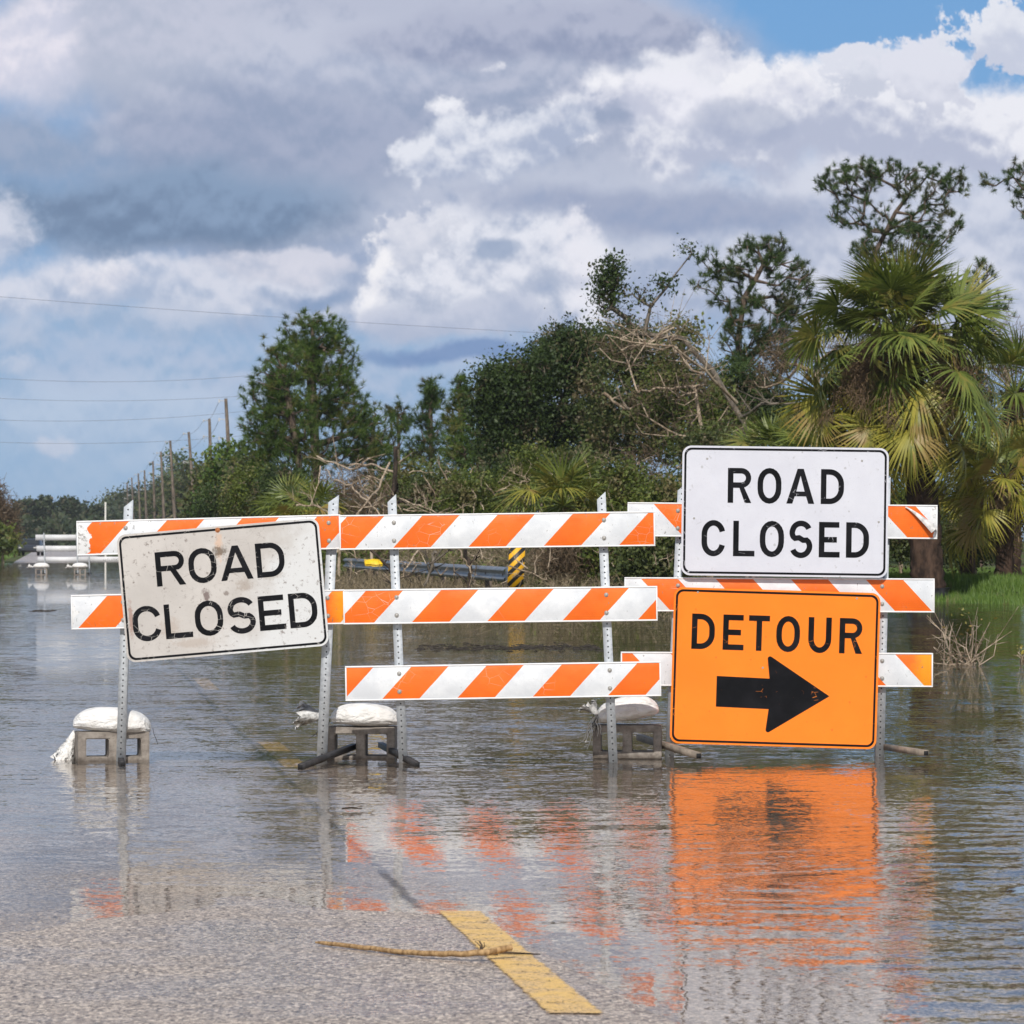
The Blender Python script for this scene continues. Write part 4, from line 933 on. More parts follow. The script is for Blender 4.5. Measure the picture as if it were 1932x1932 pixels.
branch('long pale limb broken down across the thicket', [(1390, 760, 97), (1330, 700, 96), (1270, 655, 95), (1170, 640, 95)], 0.045, 0.016, D, 416, 14, tl=1.2)
branch('pale broken limb hanging inside the thicket', [(1270, 620, 97), (1220, 650, 96), (1180, 700, 96)], 0.03, 0.014, D, 417, 10, tl=0.9)
branch('thick pale stub of wood low in the thicket', [(1140, 740, 97), (1165, 765, 97), (1190, 772, 97)], 0.045, 0.03, D, 418, 3)
branch('brown horizontal limb left of the palm', [(1400, 790, 97), (1440, 762, 96), (1500, 760, 96)], 0.05, 0.025, M['oakbark'], 419, 6, tl=0.8)
def tangle():
    rng = np.random.default_rng(421); mb = MB()
    for i in range(150):
        px = rng.uniform(615, 1010) if i % 4 else rng.uniform(1000, 1290); low = i % 3 != 0
        py = rng.uniform(1030, 1150) if low else rng.uniform(880, 985)
        sY = 9.19 / (0.1186 + (px - CX) / F) if px < 960 else 80
        Yb = (min(sY, 98) - rng.uniform(-1, 10)) if low else rng.uniform(88, 97)
        Yb = max(Yb, 67)
        a = rng.uniform(0, 3.14); L = rng.uniform(14, 48); p = np.array(W(px, py, Yb)); p[2] = max(p[2], terr(p[0], Yb) + 0.02)
        pts = [p]; d = np.array([math.cos(a), rng.normal() * .3, math.sin(a)]); Lm = L / F * Yb
        for k in range(4): pts.append(pts[-1] + d * Lm / 4 + rng.normal(size=3) * Lm * 0.05); d = d + rng.normal(size=3) * 0.18
        r = rng.uniform(0.007, 0.018); t = rng.random(); mb.tube(pts, np.linspace(r, r * .4, 5), 5, tone=t)
        for q in range(5):
            st = pts[rng.integers(1, 5)]; v = d + rng.normal(size=3) * 0.7; mb.tube([st, st + v * Lm * .15, st + v * Lm * .3 + rng.normal(size=3) * .03], [r * .45, r * .3, r * .12], 4, tone=t)
    o = mb.build('branch_tangle', M['deadwood']); tag(o, 'tangle of thin straw-coloured broken stems over the guardrail and brush', 'broken stems', kind='stuff')
tangle()
def thicket_back():
    rng = np.random.default_rng(111); mb = MB(); n = 5200
    px = rng.uniform(470, 1560, n); Y = rng.uniform(126, 152, n); top = 2.2 + 0.5 * np.sin(px * 0.02) + 0.35 * np.sin(px * 0.07) + 0.9 * sst(px, 900, 1100)
    C = np.stack([(px - CX) / F * Y, Y, 0.3 + top * rng.random(n)], 1); k = 16
    P = np.repeat(C, k, 0) + rng.normal(size=(n * k, 3)) * 0.28
    leaf_quads(mb, P, 0.06, rng, tone=np.repeat(np.clip(0.4 + .3 * rng.normal(size=n), 0, 1), k))
    o = mb.build('thicket', M['brush']); tag(o, 'low green thicket filling the gaps far behind the shrubs', 'thicket', kind='stuff')
thicket_back()
# drifted bush in the flood water
def drift(label, px, py, Y, w, h, seed, n=26, cat='branch', name='drifted_branch'):
    rng = np.random.default_rng(seed); mb = MB(); b = np.array(W(px, py, Y)); b[2] = -0.03; sc = Y / F
    for i in range(n):
        p0 = b + np.array([rng.normal() * w * sc * 0.25, rng.normal() * 0.15, 0]); d = np.array([rng.normal() * 0.75, rng.normal() * 0.3, 0.35 + rng.random()]); d /= np.linalg.norm(d)
        L = h * sc * (0.2 + 0.8 * rng.random() ** 1.6); m1 = p0 + d * L * .5 + rng.normal(size=3) * L * .08; e = m1 + (d + rng.normal(size=3) * .35) * L * .5
        mb.tube([p0, m1, e], [0.009, 0.006, 0.003], 5, tone=rng.random())
        for q in range(3):
            v = d + rng.normal(size=3) * 0.8; st = p0 + (e - p0) * rng.random(); mb.tube([st, st + v * L * .25], [0.004, 0.002], 4, tone=rng.random())
    mb.cones(b[None] + np.array([[-w * sc * .3, 0, 0.03]]), b[None] + np.array([[w * sc * .3, 0, 0.035]]), np.array([.012]), np.array([.008]), 5)
    root = thing(name, tuple(b), label, cat)
    mb.build('twigs', M['deadwood'], root, False, b)
    mb = MB(); C = b + np.abs(rng.normal(size=(110, 3))) * np.array([1, .3, 1]) * np.array([w * sc * .28, 1, h * sc * 0.16]) * rng.choice([-1, 1], (110, 1)) * np.array([1, 1, 0]) + np.array([0, 0, 1.]) * np.abs(rng.normal(size=(110, 1))) * h * sc * 0.16
    leaf_quads(mb, C, 0.022, rng); mb.build('leaves', M['brown'], root, False, b)
    mb = MB(); C = b + rng.normal(size=(26, 3)) * np.array([w * sc * .3, .1, 0]) + np.array([0, 0, 1.]) * (h * sc * (0.4 + 0.5 * rng.random((26, 1))))
    leaf_quads(mb, C, 0.02, rng); mb.build('leaves', M['palm_y'], root, False, b)
drift('half-sunk leafless bush sticking out of the water at the right', 1815, 1254, Yat(1254), 80, 130, 501)
drift('pale broken branch poking from the water at the right edge', 1935, 1246, Yat(1246), 30, 40, 502, 7)
def floating(label, px0, px1, py, seed, n=60, th=0.02, spread=1.0):
    rng = np.random.default_rng(seed); Y = Yat(py); mb = MB()
    xs = (rng.uniform(px0, px1, n) - CX) / F * Y; ys = Y + rng.normal(size=n) * 0.25 * spread
    c = np.array([xs.mean(), Y, 0.0])
    for i in range(n):
        L = rng.uniform(0.02, 0.07); a = rng.normal() * 0.25; p = np.array([xs[i], ys[i], 0.004]); v = np.array([math.cos(a), math.sin(a), 0.04 * rng.normal()]) * L
        mb.tube([p - v, p + rng.normal(size=3) * .006, p + v], [th * .3, th * .5, th * .2], 5)
    o = mb.build('floating_debris', M['haydeb'], None, False, tuple(c)); tag(o, label, 'debris', None, 'stuff')
floating('dark line of floating debris across the water behind the lowest board', 790, 1130, 1222, 511, 230, 0.012, 3.0)
floating('dark streak of floating leaves below the tilted sign', 60, 100, 1153, 512, 30, 0.02, 1)
# ------------------------------------------------------------------ guardrail and marker
def guardrail():
    A = Vector(((958 - CX) / F * 77.5, 77.5, 0)); B = Vector(((652 - CX) / F * 118, 118, 0))
    zt = 0.79; root = thing('guardrail', (A.x, A.y, tz(A.x, A.y)), 'grey steel guardrail half buried in branches behind the middle barricade', 'guardrail')
    off = Vector(root.location)
    prof = [(0, .155), (-.03, .14), (-.08, .10), (-.08, .075), (-.02, .03), (0, 0), (-.02, -.03), (-.08, -.075), (-.08, -.10), (-.03, -.14), (0, -.155)]
    d = (B - A).normalized(); nrm = Vector((d.y, -d.x, 0))
    if nrm.y > 0: nrm = -nrm
    V = []; n = 40
    for i in range(n + 1):
        p = A + (B - A) * i / n
        for (o, z) in prof:
            q = p + nrm * (-o) + Vector((0, 0, zt - 0.155 + z)) - off; V.append(q)
        for (o, z) in prof[::-1]:
            q = p + nrm * (-o - 0.004) + Vector((0, 0, zt - 0.155 + z)) - off; V.append(q)
    k = len(prof) * 2; i = np.arange(n)[:, None] * k; j = np.arange(k)[None]; j2 = (j + 1) % k
    mb = MB(); mb.add(np.array([tuple(v) for v in V]), np.stack([i + j, i + j2, i + k + j2, i + k + j], -1).reshape(-1, 4)); mb.build('rail', M['guard'], root, True)
    # end shoe: flat plate at the near end
    mb = MB(); e = A - d * 0.55 - off + Vector((0, 0, zt - .155)); mb.box(tuple(e + nrm * 0.05), (0.02, 0.9, 0.30), rotm('Z', math.degrees(math.atan2(d.y, d.x)) - 90)); mb.build('end_plate', M['guard'], root)
    for t in np.linspace(0.02, 0.98, 14):
        p = A + (B - A) * t - nrm * 0.06 - off; mb = MB(); mb.box((p.x, p.y, 0.1), (0.15, 0.2, 1.1)); mb.build('post', M['polewood'], root)
guardrail()
def marker():
    Y = 75.5; c = W(974, 1070, Y); b = Vector((c.x, Y, tz(c.x, Y)))
    m = new_mat('yellow_black_stripes'); o = objc(); x, y, z = sep(o)
    t = mth('FRACT', (z + x * -0.95) / 0.21)
    n = noise(o, 12, 4, .7); c_ = mixc(mth('LESS_THAN', t, 0.5), (0.02, 0.02, 0.02), (0.80, 0.42, 0.01)); c_ = mixc(smooth(n, .62, .72, 0, .5), c_, (0.35, .28, .16)); out(bsdf(c_, .5))
    root = thing('object_marker', b, 'yellow and black striped marker panel at the guardrail end', 'road marker')
    mb = MB(); mb.box((0, 0, c.z - b.z + 0.01), (0.31, 0.01, 0.93), rotm('Y', 3)); mb.build('panel', m, root)
    mb = MB(); mb.box((0.02, 0.04, 0.5), (0.06, 0.05, 1.3)); mb.build('post', M['guard'], root)
marker()
def yellow_thing():
    mb = MB(); rng = np.random.default_rng(7); n = 8; P = W(705, 1061, 96)
    a, b = np.meshgrid(np.linspace(-1, 1, n), np.linspace(-1, 1, n), indexing='ij'); z = 0.10 * (1 - a * a) * (1 - b * b) + 0.03 * rng.random((n, n))
    V = np.stack([a * 0.22, b * 0.14, z * 0.7], -1).reshape(-1, 3); i = np.arange(n - 1)[:, None] * n; j = np.arange(n - 1)[None]
    Fq = np.stack([i + j, i + n + j, i + n + j + 1, i + j + 1], -1).reshape(-1, 4); mb.add(V, Fq); V2 = V - (0, 0, 0.05); mb.add(V2, Fq[:, ::-1])
    o = mb.build('plastic_scrap', M['yplastic']); o.location = P; o.rotation_euler = (R(25), 0, R(10)); tag(o, 'small yellow plastic scrap caught in the brush behind the guardrail', 'litter')
yellow_thing()

# ------------------------------------------------------------------ poles and wires
tops = [(426, 752), (395, 790), (356, 815), (321, 831), (303.6, 852), (288.6, 870), (272.6, 887), (260.7, 893), (248.5, 901), (240, 910)]
pl_lab = ['tallest nearest wooden utility pole with clamps, leaning left above the trees', 'second nearest wooden utility pole', 'third nearest wooden utility pole, leaning left', 'fourth nearest wooden utility pole',
          'fifth wooden utility pole in the receding row', 'sixth wooden utility pole in the receding row', 'seventh wooden utility pole in the receding row', 'eighth wooden utility pole in the receding row',
          'ninth wooden utility pole in the receding row', 'farthest wooden utility pole of the row']
lean = [-12, -6, -12, -9, -6, -4, -4, -4, -4, -2]; PT = []
for i, (px, py) in enumerate(tops):
    Y = F * 10.7 / (H0 - py); t = W(px, py, Y); b = W(px - lean[i] * 1.3, H0, Y); gz = max(0, tz(b.x, Y)); b = Vector((b.x, Y, gz))
    root = thing('utility_pole', b, pl_lab[i], 'utility pole', 'wooden utility poles along the road'); PT.append((t, b))
    mb = MB(); r = 0.17 if i == 0 else 0.17
    mb.tube([(0, 0, -0.3), tuple((t - b) * 0.5), tuple(t - b)], [r * 1.25, r, r * 0.7], 9); mb.build('pole', M['polewood'], root, True)
    mb = MB()
    for q, dz in enumerate((0.2, 1.6, 3.0)):
        p = t - b - Vector((0, 0, dz)); mb.tube([tuple(p), tuple(p + Vector((-0.55, 0, 0.08)))], [0.03, 0.025], 5); mb.tube([tuple(p + Vector((-0.5, 0, -0.10))), tuple(p + Vector((-0.5, 0, 0.15)))], [0.07, 0.05], 6)
    mb.build('insulator', M['insul'], root)
WG = 'wires strung from the utility poles'
def wire(a, b, sag, r, label, group=WG, n=24):
    P = [tuple(a + (b - a) * t + Vector((0, 0, -sag * 4 * t * (1 - t)))) for t in np.linspace(0, 1, n)]
    mb = MB(); mb.tube(P, r, 4, cap=False); o = mb.build('power_line', M['wire'], None, False, P[0]); tag(o, label, 'power line', group)
for k, dz in enumerate((0.15, 1.55, 2.95)):
    nm = ('top', 'middle', 'lower')[k]
    P = []
    for i in range(len(PT)):
        t = PT[i][0] - Vector((0.5, 0, dz)); P.append(t)
    pts = []
    for a, b in zip(P[:-1], P[1:]):
        for t in np.linspace(0, 1, 10)[:-1]: pts.append(tuple(a + (b - a) * t + Vector((0, 0, -0.5 * 4 * t * (1 - t)))))
    mb = MB(); mb.tube(pts, 0.016, 4, cap=False); o = mb.build('power_line', M['wire'], None, False, pts[0]); tag(o, nm + ' wire sagging from pole to pole along the row of utility poles', 'power line', WG)
for (x0, y0, x1, y1, ym, lb) in [(0, 702, 480, 707, 716, 'highest of the four sagging wires crossing the sky at the left'), (0, 745, 480, 745, 753, 'second of the four sagging wires crossing the sky at the left'),
                             (0, 787, 480, 772, 791, 'third of the four sagging wires crossing the sky at the left'), (0, 830, 430, 824, 834, 'lowest of the four sagging wires crossing the sky at the left')]:
    Y = 230; a = W(x0 - 260, y0 - 14, Y); b = W(x1 + 30, y1 - 2, Y + 10); sg = (ym - (y0 + y1) / 2 + 8) / F * Y * 1.2
    wire(a, b, sg, 0.010, lb)
wire(W(-400, 527, 90), W(1140, 634, 118), 0.10, 0.0042, 'single thin wire crossing high over the pine from the left edge', None)
def white_post():
    Y = 260; b = W(199, 1055, Y); b.z = tz(b.x, Y); t = W(199, 950, Y); root = thing('marker_post', b, 'thin white post standing in the far flood behind the top left board', 'post')
    mb = MB(); mb.tube([(0, 0, -.2), (0, 0, t.z - b.z)], 0.06, 8); mb.build('shaft', M['whitepost'], root)
    mb = MB(); mb.tube([(0, 0, t.z - b.z), (0, 0, t.z - b.z + 0.08)], [0.08, 0.05], 8); mb.build('cap', M['whitepost'], root)
white_post()
def far_car():
    Y = 330; b = W(58, 1040, Y); b.z = tz(b.x, Y)
    root = thing('parked_car', b, 'tiny dark car parked far down the road behind the far barricades', 'car')
    mb = MB(); w, h = 0.9, 0.75
    sec = [(-2.2, .45, .65), (-2.0, .3, .85), (-0.9, .3, .95), (-0.3, .3, 1.42), (1.2, .3, 1.45), (1.9, .3, 1.0), (2.2, .45, .85)]
    V = []
    for (y, z0, z1) in sec:
        ins = 0.14 if z1 > 1.2 else 0.03
        V += [(-w, y, z0), (w, y, z0), (w, y, min(z1, .92)), (w - ins, y, z1), (-w + ins, y, z1), (-w, y, min(z1, .92))]
    k = 6; n = len(sec); i = np.arange(n - 1)[:, None] * k; j = np.arange(k)[None]; j2 = (j + 1) % k
    mb.add(V, np.stack([i + j, i + j2, i + k + j2, i + k + j], -1).reshape(-1, 4))
    mb.add(V[:6], [(0, 1, 2, 5), (5, 2, 3, 4)]); mb.add(V[-6:], [(0, 5, 2, 1), (5, 4, 3, 2)]); mb.build('body', M['carpaint'], root)
    mb = MB(); mb.add([(-.72, -.88, 1.0), (.72, -.88, 1.0), (.66, -.36, 1.38), (-.66, -.36, 1.38)], [(0, 1, 2, 3)]); mb.build('windscreen', M['glassd'], root)
    for x in (-.82, .82):
        for y in (-1.4, 1.4):
            mb = MB(); mb.tube([(x - .1, y, .32), (x + .1, y, .32)], .32, 14); mb.build('wheel', M['rubber'], root)
    for x in (-.65, .65):
        mb = MB(); mb.box((x, -2.21, .68), (.28, .05, .14)); mb.build('headlight', M['lamp'], root)
far_car()

# ------------------------------------------------------------------ barricades
PXM = 7300.0
def board(parent, org, pl, pr, ytl, ytr, hl, Y, mat, name='board', ribs=True, thick=0.04):
    """board from px pl..pr, top rows ytl/ytr, height in m"""
    a = W(pl, ytl, Y); b = W(pr, ytr, Y); d = b - a; L = d.length; ang = math.atan2(d.z, d.x)
    c = (a + b) / 2 + Vector((math.sin(ang) * hl / 2, 0, -math.cos(ang) * hl / 2))
    mb = MB(); t = thick; e = 0.009
    # core board
    mb.box((0, 0, 0), (L - 2 * e, t - 0.006, hl - 2 * e), m=0)
    # moulded rim
    mb.box((0, 0, hl / 2 - e / 2), (L, t, e), m=1); mb.box((0, 0, -hl / 2 + e / 2), (L, t, e), m=1)
    mb.box((-L / 2 + e / 2, 0, 0), (e, t, hl - 2 * e), m=1); mb.box((L / 2 - e / 2, 0, 0), (e, t, hl - 2 * e), m=1)
    o = mb.build(name, [mat, M['plastic']], parent)
    for p in o.data.polygons: pass
    o.location = c - org; o.rotation_euler = (0, -ang, 0)
    bv = o.modifiers.new('bevel', 'BEVEL'); bv.width = 0.0025; bv.segments = 2; bv.limit_method = 'ANGLE'
    return o, c, ang
def bolt_on(boardo, x, z, r=0.009, mat=None, y=-0.021):
    mb = MB(); mb.disc((0, 0, 0), r * 1.5, 12, depth=0.003); mb.disc((0, -0.004, 0), r, 6, depth=0.005)
    o = mb.build('bolt', mat or M['steelb'], boardo); o.location = (x, y, z); return o
def post(parent, org, p_top, p_bot, Y, w=0.052, cut=1, z_bot=-0.04):
    t = W(p_top[0], p_top[1], Y); b = W(p_bot[0], p_bot[1], Y); d = (t - b); k = (z_bot - b.z) / d.z; b = b + d * k
    L = (t - b).length; ang = math.atan2(t.x - b.x, t.z - b.z)
    mb = MB(); x = w / 2
    V = [(-x, -x, 0), (x, -x, 0), (x, x, 0), (-x, x, 0), (-x, -x, L - (0.045 if cut > 0 else 0)), (x, -x, L - (0.045 if cut < 0 else 0)), (x, x, L - (0.045 if cut < 0 else 0)), (-x, x, L - (0.045 if cut > 0 else 0))]
    mb.add(V, [(0, 3, 2, 1), (4, 5, 6, 7), (0, 1, 5, 4), (1, 2, 6, 5), (2, 3, 7, 6), (3, 0, 4, 7)])
    n = int((L - 0.06) / 0.0254 / 1.0)
    for i in range(n): 
        z = 0.05 + i * 0.034
        if z > L - 0.03: break
        mb.disc((0, -x - 0.0006, z), 0.0052, 8, m=1, depth=0.0012)  # dark studs on the face stand for holes, inner shade painted on
    o = mb.build('post', [M['galv'], M['hole']], parent); o.location = b - org; o.rotation_euler = (0, ang, 0)
    return o
def foot(parent, org, A, B, w=0.045, mat=None):
    A = Vector(A); B = Vector(B); d = B - A; L = d.length
    mb = MB(); q = d.to_track_quat('X', 'Z').to_matrix(); Rm = np.array(q)
    mb.box((0, 0, 0), (L, w, w), Rm); mb.box(tuple(Vector((Rm[0][0], Rm[1][0], Rm[2][0])) * (-L / 2 - 0.002)), (0.004, w * 0.72, w * 0.72), Rm, m=1)  # dark end plate: shade of a hollow bar end, put in by colour
    o = mb.build('foot', [mat or M['foot'], M['hole']], parent); o.location = (A + B) / 2 - org; return o
BG = 'striped barricades across the flooded road'
HB = 0.207
# --- middle barricade (front)
Ym = 23.0; o = Vector((W(945, 0, Ym).x, Ym, 0)); rootM = thing('barricade', o, 'middle barricade of three clean orange and white boards climbing to the right', 'barricade', BG)
def px2m(dpx, Y=Ym): return dpx / F * Y
def phase(px_edge, pl, pr, Y): return ((px_edge - (pl + pr) / 2) / F * Y)
for (pl, pr, yl, yr, edge, sd) in [(640, 1235.5, 972, 964.5, 739.5, 1.0), (647.5, 1240, 1112.5, 1105.5, 775, 2.0), (651, 1246.5, 1257, 1247.5, 718.6, 3.0)]:
    b_, c_, an = board(rootM, o, pl, pr, yl, yr, HB, Ym, mat_rail('striped_sheeting_%d' % sd, 1, phase(edge, pl, pr, Ym), wear=0.55 if sd == 1 else 0.2, seed=sd))
    for pxb, dx in ((743, 0), (1141, 0)):
        for zz in (0.055, -0.052):
            row_ = {1.0: (743, 1139), 2.0: (748, 1143.5), 3.0: (753, 1150)}[sd][0 if pxb == 743 else 1]
            bolt_on(b_, px2m(row_ - (pl + pr) / 2), zz)
post(rootM, o, (739, 933), (761, 1440), Ym + 0.047, cut=1); post(rootM, o, (1134, 928), (1157, 1440), Ym + 0.047, cut=1)
foot(rootM, o, W(787, 1443, 22.70), W(718, 1405, 23.75) , 0.032)
foot(rootM, o, tuple(W(1157, 1449, 22.6) + Vector((0, 0, -0.03))), tuple(W(1150, 1425, 23.6) + Vector((0, 0, -0.05))), 0.04)
# --- left barricade
Yl = 23.10; o = Vector((W(420, 0, Yl).x, Yl, 0)); rootL = thing('barricade', o, 'left barricade with only two scuffed boards, carrying the tilted dirty sign', 'barricade', BG)
for (pl, pr, yl, yr, edge, sd, am, pe) in [(144.5, 642, 983, 970.5, 117, 4.0, None, (-0.70, -0.9)), (134, 650, 1122.5, 1112, 145.5, 5.0, (0.70, 0.80), (-0.78, -0.9))]:
    b_, c_, an = board(rootL, o, pl, pr, yl, yr, HB, Yl, mat_rail('scuffed_striped_sheeting_%d' % sd, 1, phase(edge, pl, pr, Yl), wear=1.0, seed=sd, amber=am, peel=pe))
    for row_ in ((237, 620) if sd == 4 else (232, 618)):
        for zz in (0.055, -0.052): bolt_on(b_, px2m(row_ - (pl + pr) / 2, Yl), zz)
post(rootL, o, (243, 943), (228, 1442), Yl + 0.047, cut=1); post(rootL, o, (630, 934), (607, 1440), Yl + 0.047, cut=1, w=0.06)
foot(rootL, o, W(567, 1447, 22.45), W(668, 1408, 23.6), 0.034)
foot(rootL, o, W(231, 1442, 22.8), W(222, 1420, 23.8), 0.034)
# --- right barricade
Yr = 23.62; o = Vector((W(1470, 0, Yr).x, Yr, 0)); rootR = thing('barricade', o, 'right barricade with boards striped downward to the right, behind the two upright signs', 'barricade', BG)
HR = 0.208
for (pl, pr, yl, yr, edge, sd, am, pe) in [(1184, 1768.5, 947.5, 953, 1289, 6.0, None, (0.885, 0.92)), (1178, 1763, 1089, 1091.5, 1689.5, 7.0, None, None), (1171, 1760, 1229.5, 1232, 1744.6, 8.0, (0.80, 0.90), None)]:
    b_, c_, an = board(rootR, o, pl, pr, yl, yr, HR, Yr, mat_rail('weathered_striped_sheeting_%d' % sd, -1, phase(edge, pl, pr, Yr), period=0.4575, wear=0.9, seed=sd, amber=am, peel=pe))
    for row_ in (1279, 1664):
        for zz in (0.055, -0.052): bolt_on(b_, px2m(row_ - (pl + pr) / 2, Yr), zz)
    if sd == 6.0:      # curled sheeting at the right end
        mb = MB(); n = 14; P = []
        for q in range(n):
            v = q / (n - 1); c0 = np.array([0.745 + 0.155 * v ** 0.8, -0.024, 0.088 - 0.160 * v]); rr = 0.004 + 0.026 * v
            ax = np.array([0.7, 0, -0.7]); nx = np.array([0.7, 0, 0.7])
            for k in range(9):
                a = R(-95 + 235 * k / 8); P.append(c0 + nx * (rr * math.cos(a) + rr) + np.array([0, -1.0, 0]) * rr * (1 + math.sin(a)) * 0.8)
        i = np.arange(n - 1)[:, None] * 9; j = np.arange(8)[None]
        mb.add(P, np.stack([i + j, i + 9 + j, i + 9 + j + 1, i + j + 1], -1).reshape(-1, 4)); mb.build('peeled_sheeting', M['sheetback'], b_, True)
post(rootR, o, (1287, 912), (1263, 1432), Yr + 0.05, cut=1, w=0.05); post(rootR, o, (1671, 900), (1659, 1432), Yr + 0.05, cut=1, w=0.056)
foot(rootR, o, W(1318, 1426, 22.85), W(1206, 1391, 23.9), 0.038, M['footbr'])
foot(rootR, o, W(1747, 1421, 23.0), W(1655, 1407, 23.8), 0.036, M['footbr'])

# ------------------------------------------------------------------ signs
def arc(cx, cy, rx, ry, a0, a1, n=10): return [(cx + rx * math.cos(R(a0 + (a1 - a0) * i / n)), cy + ry * math.sin(R(a0 + (a1 - a0) * i / n))) for i in range(n + 1)]
def stroke(P, t):
    P = np.array(P, float); T = np.gradient(P, axis=0)
    T[0] = P[1] - P[0]; T[-1] = P[-1] - P[-2]; T /= np.linalg.norm(T, axis=1)[:, None]; Nn = np.stack([-T[:, 1], T[:, 0]], 1)
    return [tuple(p) for p in P + Nn * t / 2] + [tuple(p) for p in (P - Nn * t / 2)[::-1]]
T_ = 0.158
def glyph(ch, w):
    t = T_
    if ch == 'L': return [[(0, 0), (w, 0), (w, t), (t, t), (t, 1), (0, 1)]]
    if ch == 'T': c = w / 2; return [[(c - t / 2, 0), (c + t / 2, 0), (c + t / 2, 1 - t), (w, 1 - t), (w, 1), (0, 1), (0, 1 - t), (c - t / 2, 1 - t)]]
    if ch == 'E': return [[(0, 0), (w, 0), (w, t), (t, t), (t, .5 - t / 2), (w * .86, .5 - t / 2), (w * .86, .5 + t / 2), (t, .5 + t / 2), (t, 1 - t), (w * .97, 1 - t), (w * .97, 1), (0, 1)]]
    if ch == 'O':
        f = lambda i, rx, ry: arc(w / 2, 1 - ry - i, rx, ry, 0, 180) + arc(w / 2, ry + i, rx, ry, 180, 360)
        return [f(-0.012, w / 2, .42), f(t - .012, w / 2 - t, .42 - t + .03)[::-1]]
    if ch == 'D':
        r = min(w * .62, .42); x0 = w - r
        a = [(0, 0), (x0, 0)] + arc(x0, r * 1.05, r, r * 1.05, -90, 0) + arc(x0, 1 - r * 1.05, r, r * 1.05, 0, 90) + [(x0, 1), (0, 1)]
        q = r - t; y = r * 1.05 - t
        b = [(t, t), (x0, t)] + arc(x0, t + y, q, y, -90, 0) + arc(x0, 1 - t - y, q, y, 0, 90) + [(x0, 1 - t), (t, 1 - t)]
        return [a, b[::-1]]
    if ch == 'R':
        yb = .43; r = (1 - yb) / 2; x0 = w - r * .98
        a = [(0, 0), (t, 0), (t, yb), (w * .50, yb), (w - t * 1.12, 0), (w + .01, 0), (w * .70, yb + .02)] + arc(x0, yb + r, r * .98, r, -68, 90) + [(0, 1)]
        q = r - t
        b = [(t, yb + t), (x0, yb + t)] + arc(x0, yb + r, q, q, -90, 90) + [(t, 1 - t)]
        return [a, b[::-1]]
    if ch == 'A':
        c = w / 2; s = t * .56; k = (c - t * .5) ; 
        a = [(0, 0), (t * 1.08, 0), (t * 1.08 + .21 * k * 1.0, .21), (w - t * 1.08 - .21 * k, .21), (w - t * 1.08, 0), (w, 0), (c + s, 1), (c - s, 1)]
        b = [(t * 1.08 + .345 * k, .21 + t * .88), (w - t * 1.08 - .345 * k, .21 + t * .88), (c, .80)]
        return [a, b[::-1]]
    if ch == 'U': return [stroke([(t / 2, 1), (t / 2, .6)] + arc(w / 2, .40 - .012, w / 2 - t / 2, .40 - t / 2, 180, 360, 14) + [(w - t / 2, .6), (w - t / 2, 1)], t)]
    if ch == 'C': 
        rx = w / 2 - t / 2; ry = .40 - t / 2
        return [stroke(arc(w / 2, 1 - .40 + .012, rx * 1.05, ry, 14, 180, 14) + arc(w / 2, .40 - .012, rx * 1.05, ry, 180, 346, 14), t)]
    if ch == 'S':
        rx = w / 2 - t / 2; u = .30 - t / 2 + .015
        P = arc(w / 2, 1 - .30 + .015, rx, u, 22, 150, 12) + arc(w / 2 - .01, 1 - .315, rx, u * .95, 160, 225, 5) + [(w * .42, .545), (w * .60, .475)] + arc(w / 2 + .01, .305, rx, u, 48, -30, 6) + arc(w / 2, .30 - .015, rx, u, -40, -160, 12)
        return [stroke(P, t)]
def rrect(w, h, r, n=8):
    P = []
    for cx, cy, a in ((w / 2 - r, h / 2 - r, 0), (-w / 2 + r, h / 2 - r, 90), (-w / 2 + r, -h / 2 + r, 180), (w / 2 - r, -h / 2 + r, 270)): P += arc(cx, cy, r, r, a, a + 90, n)
    return P
def flat(name, loops, mat, parent, y, thick, bev=0.0):
    """closed loops (x, z) filled even-odd, as a thin solid facing -Y"""
    cu = bpy.data.curves.new(name, 'CURVE'); cu.dimensions = '2D'; cu.fill_mode = 'BOTH'; cu.extrude = thick / 2; cu.bevel_depth = bev
    for lp in loops:
        sp = cu.splines.new('POLY'); sp.points.add(len(lp) - 1); sp.use_cyclic_u = True
        for p, (x, z) in zip(sp.points, lp): p.co = (x, z, 0, 1)
    tmp = bpy.data.objects.new(name + '_tmp', cu); col.objects.link(tmp); dg = bpy.context.evaluated_depsgraph_get(); dg.update()
    me = bpy.data.meshes.new_from_object(tmp.evaluated_get(dg)); bpy.data.objects.remove(tmp); bpy.data.curves.remove(cu)
    me.transform(Matrix.Rotation(R(90), 4, 'X')); me.name = name; me.materials.clear()
    o = link(name, me, parent, [mat]); o.location = (0, y, 0); return o
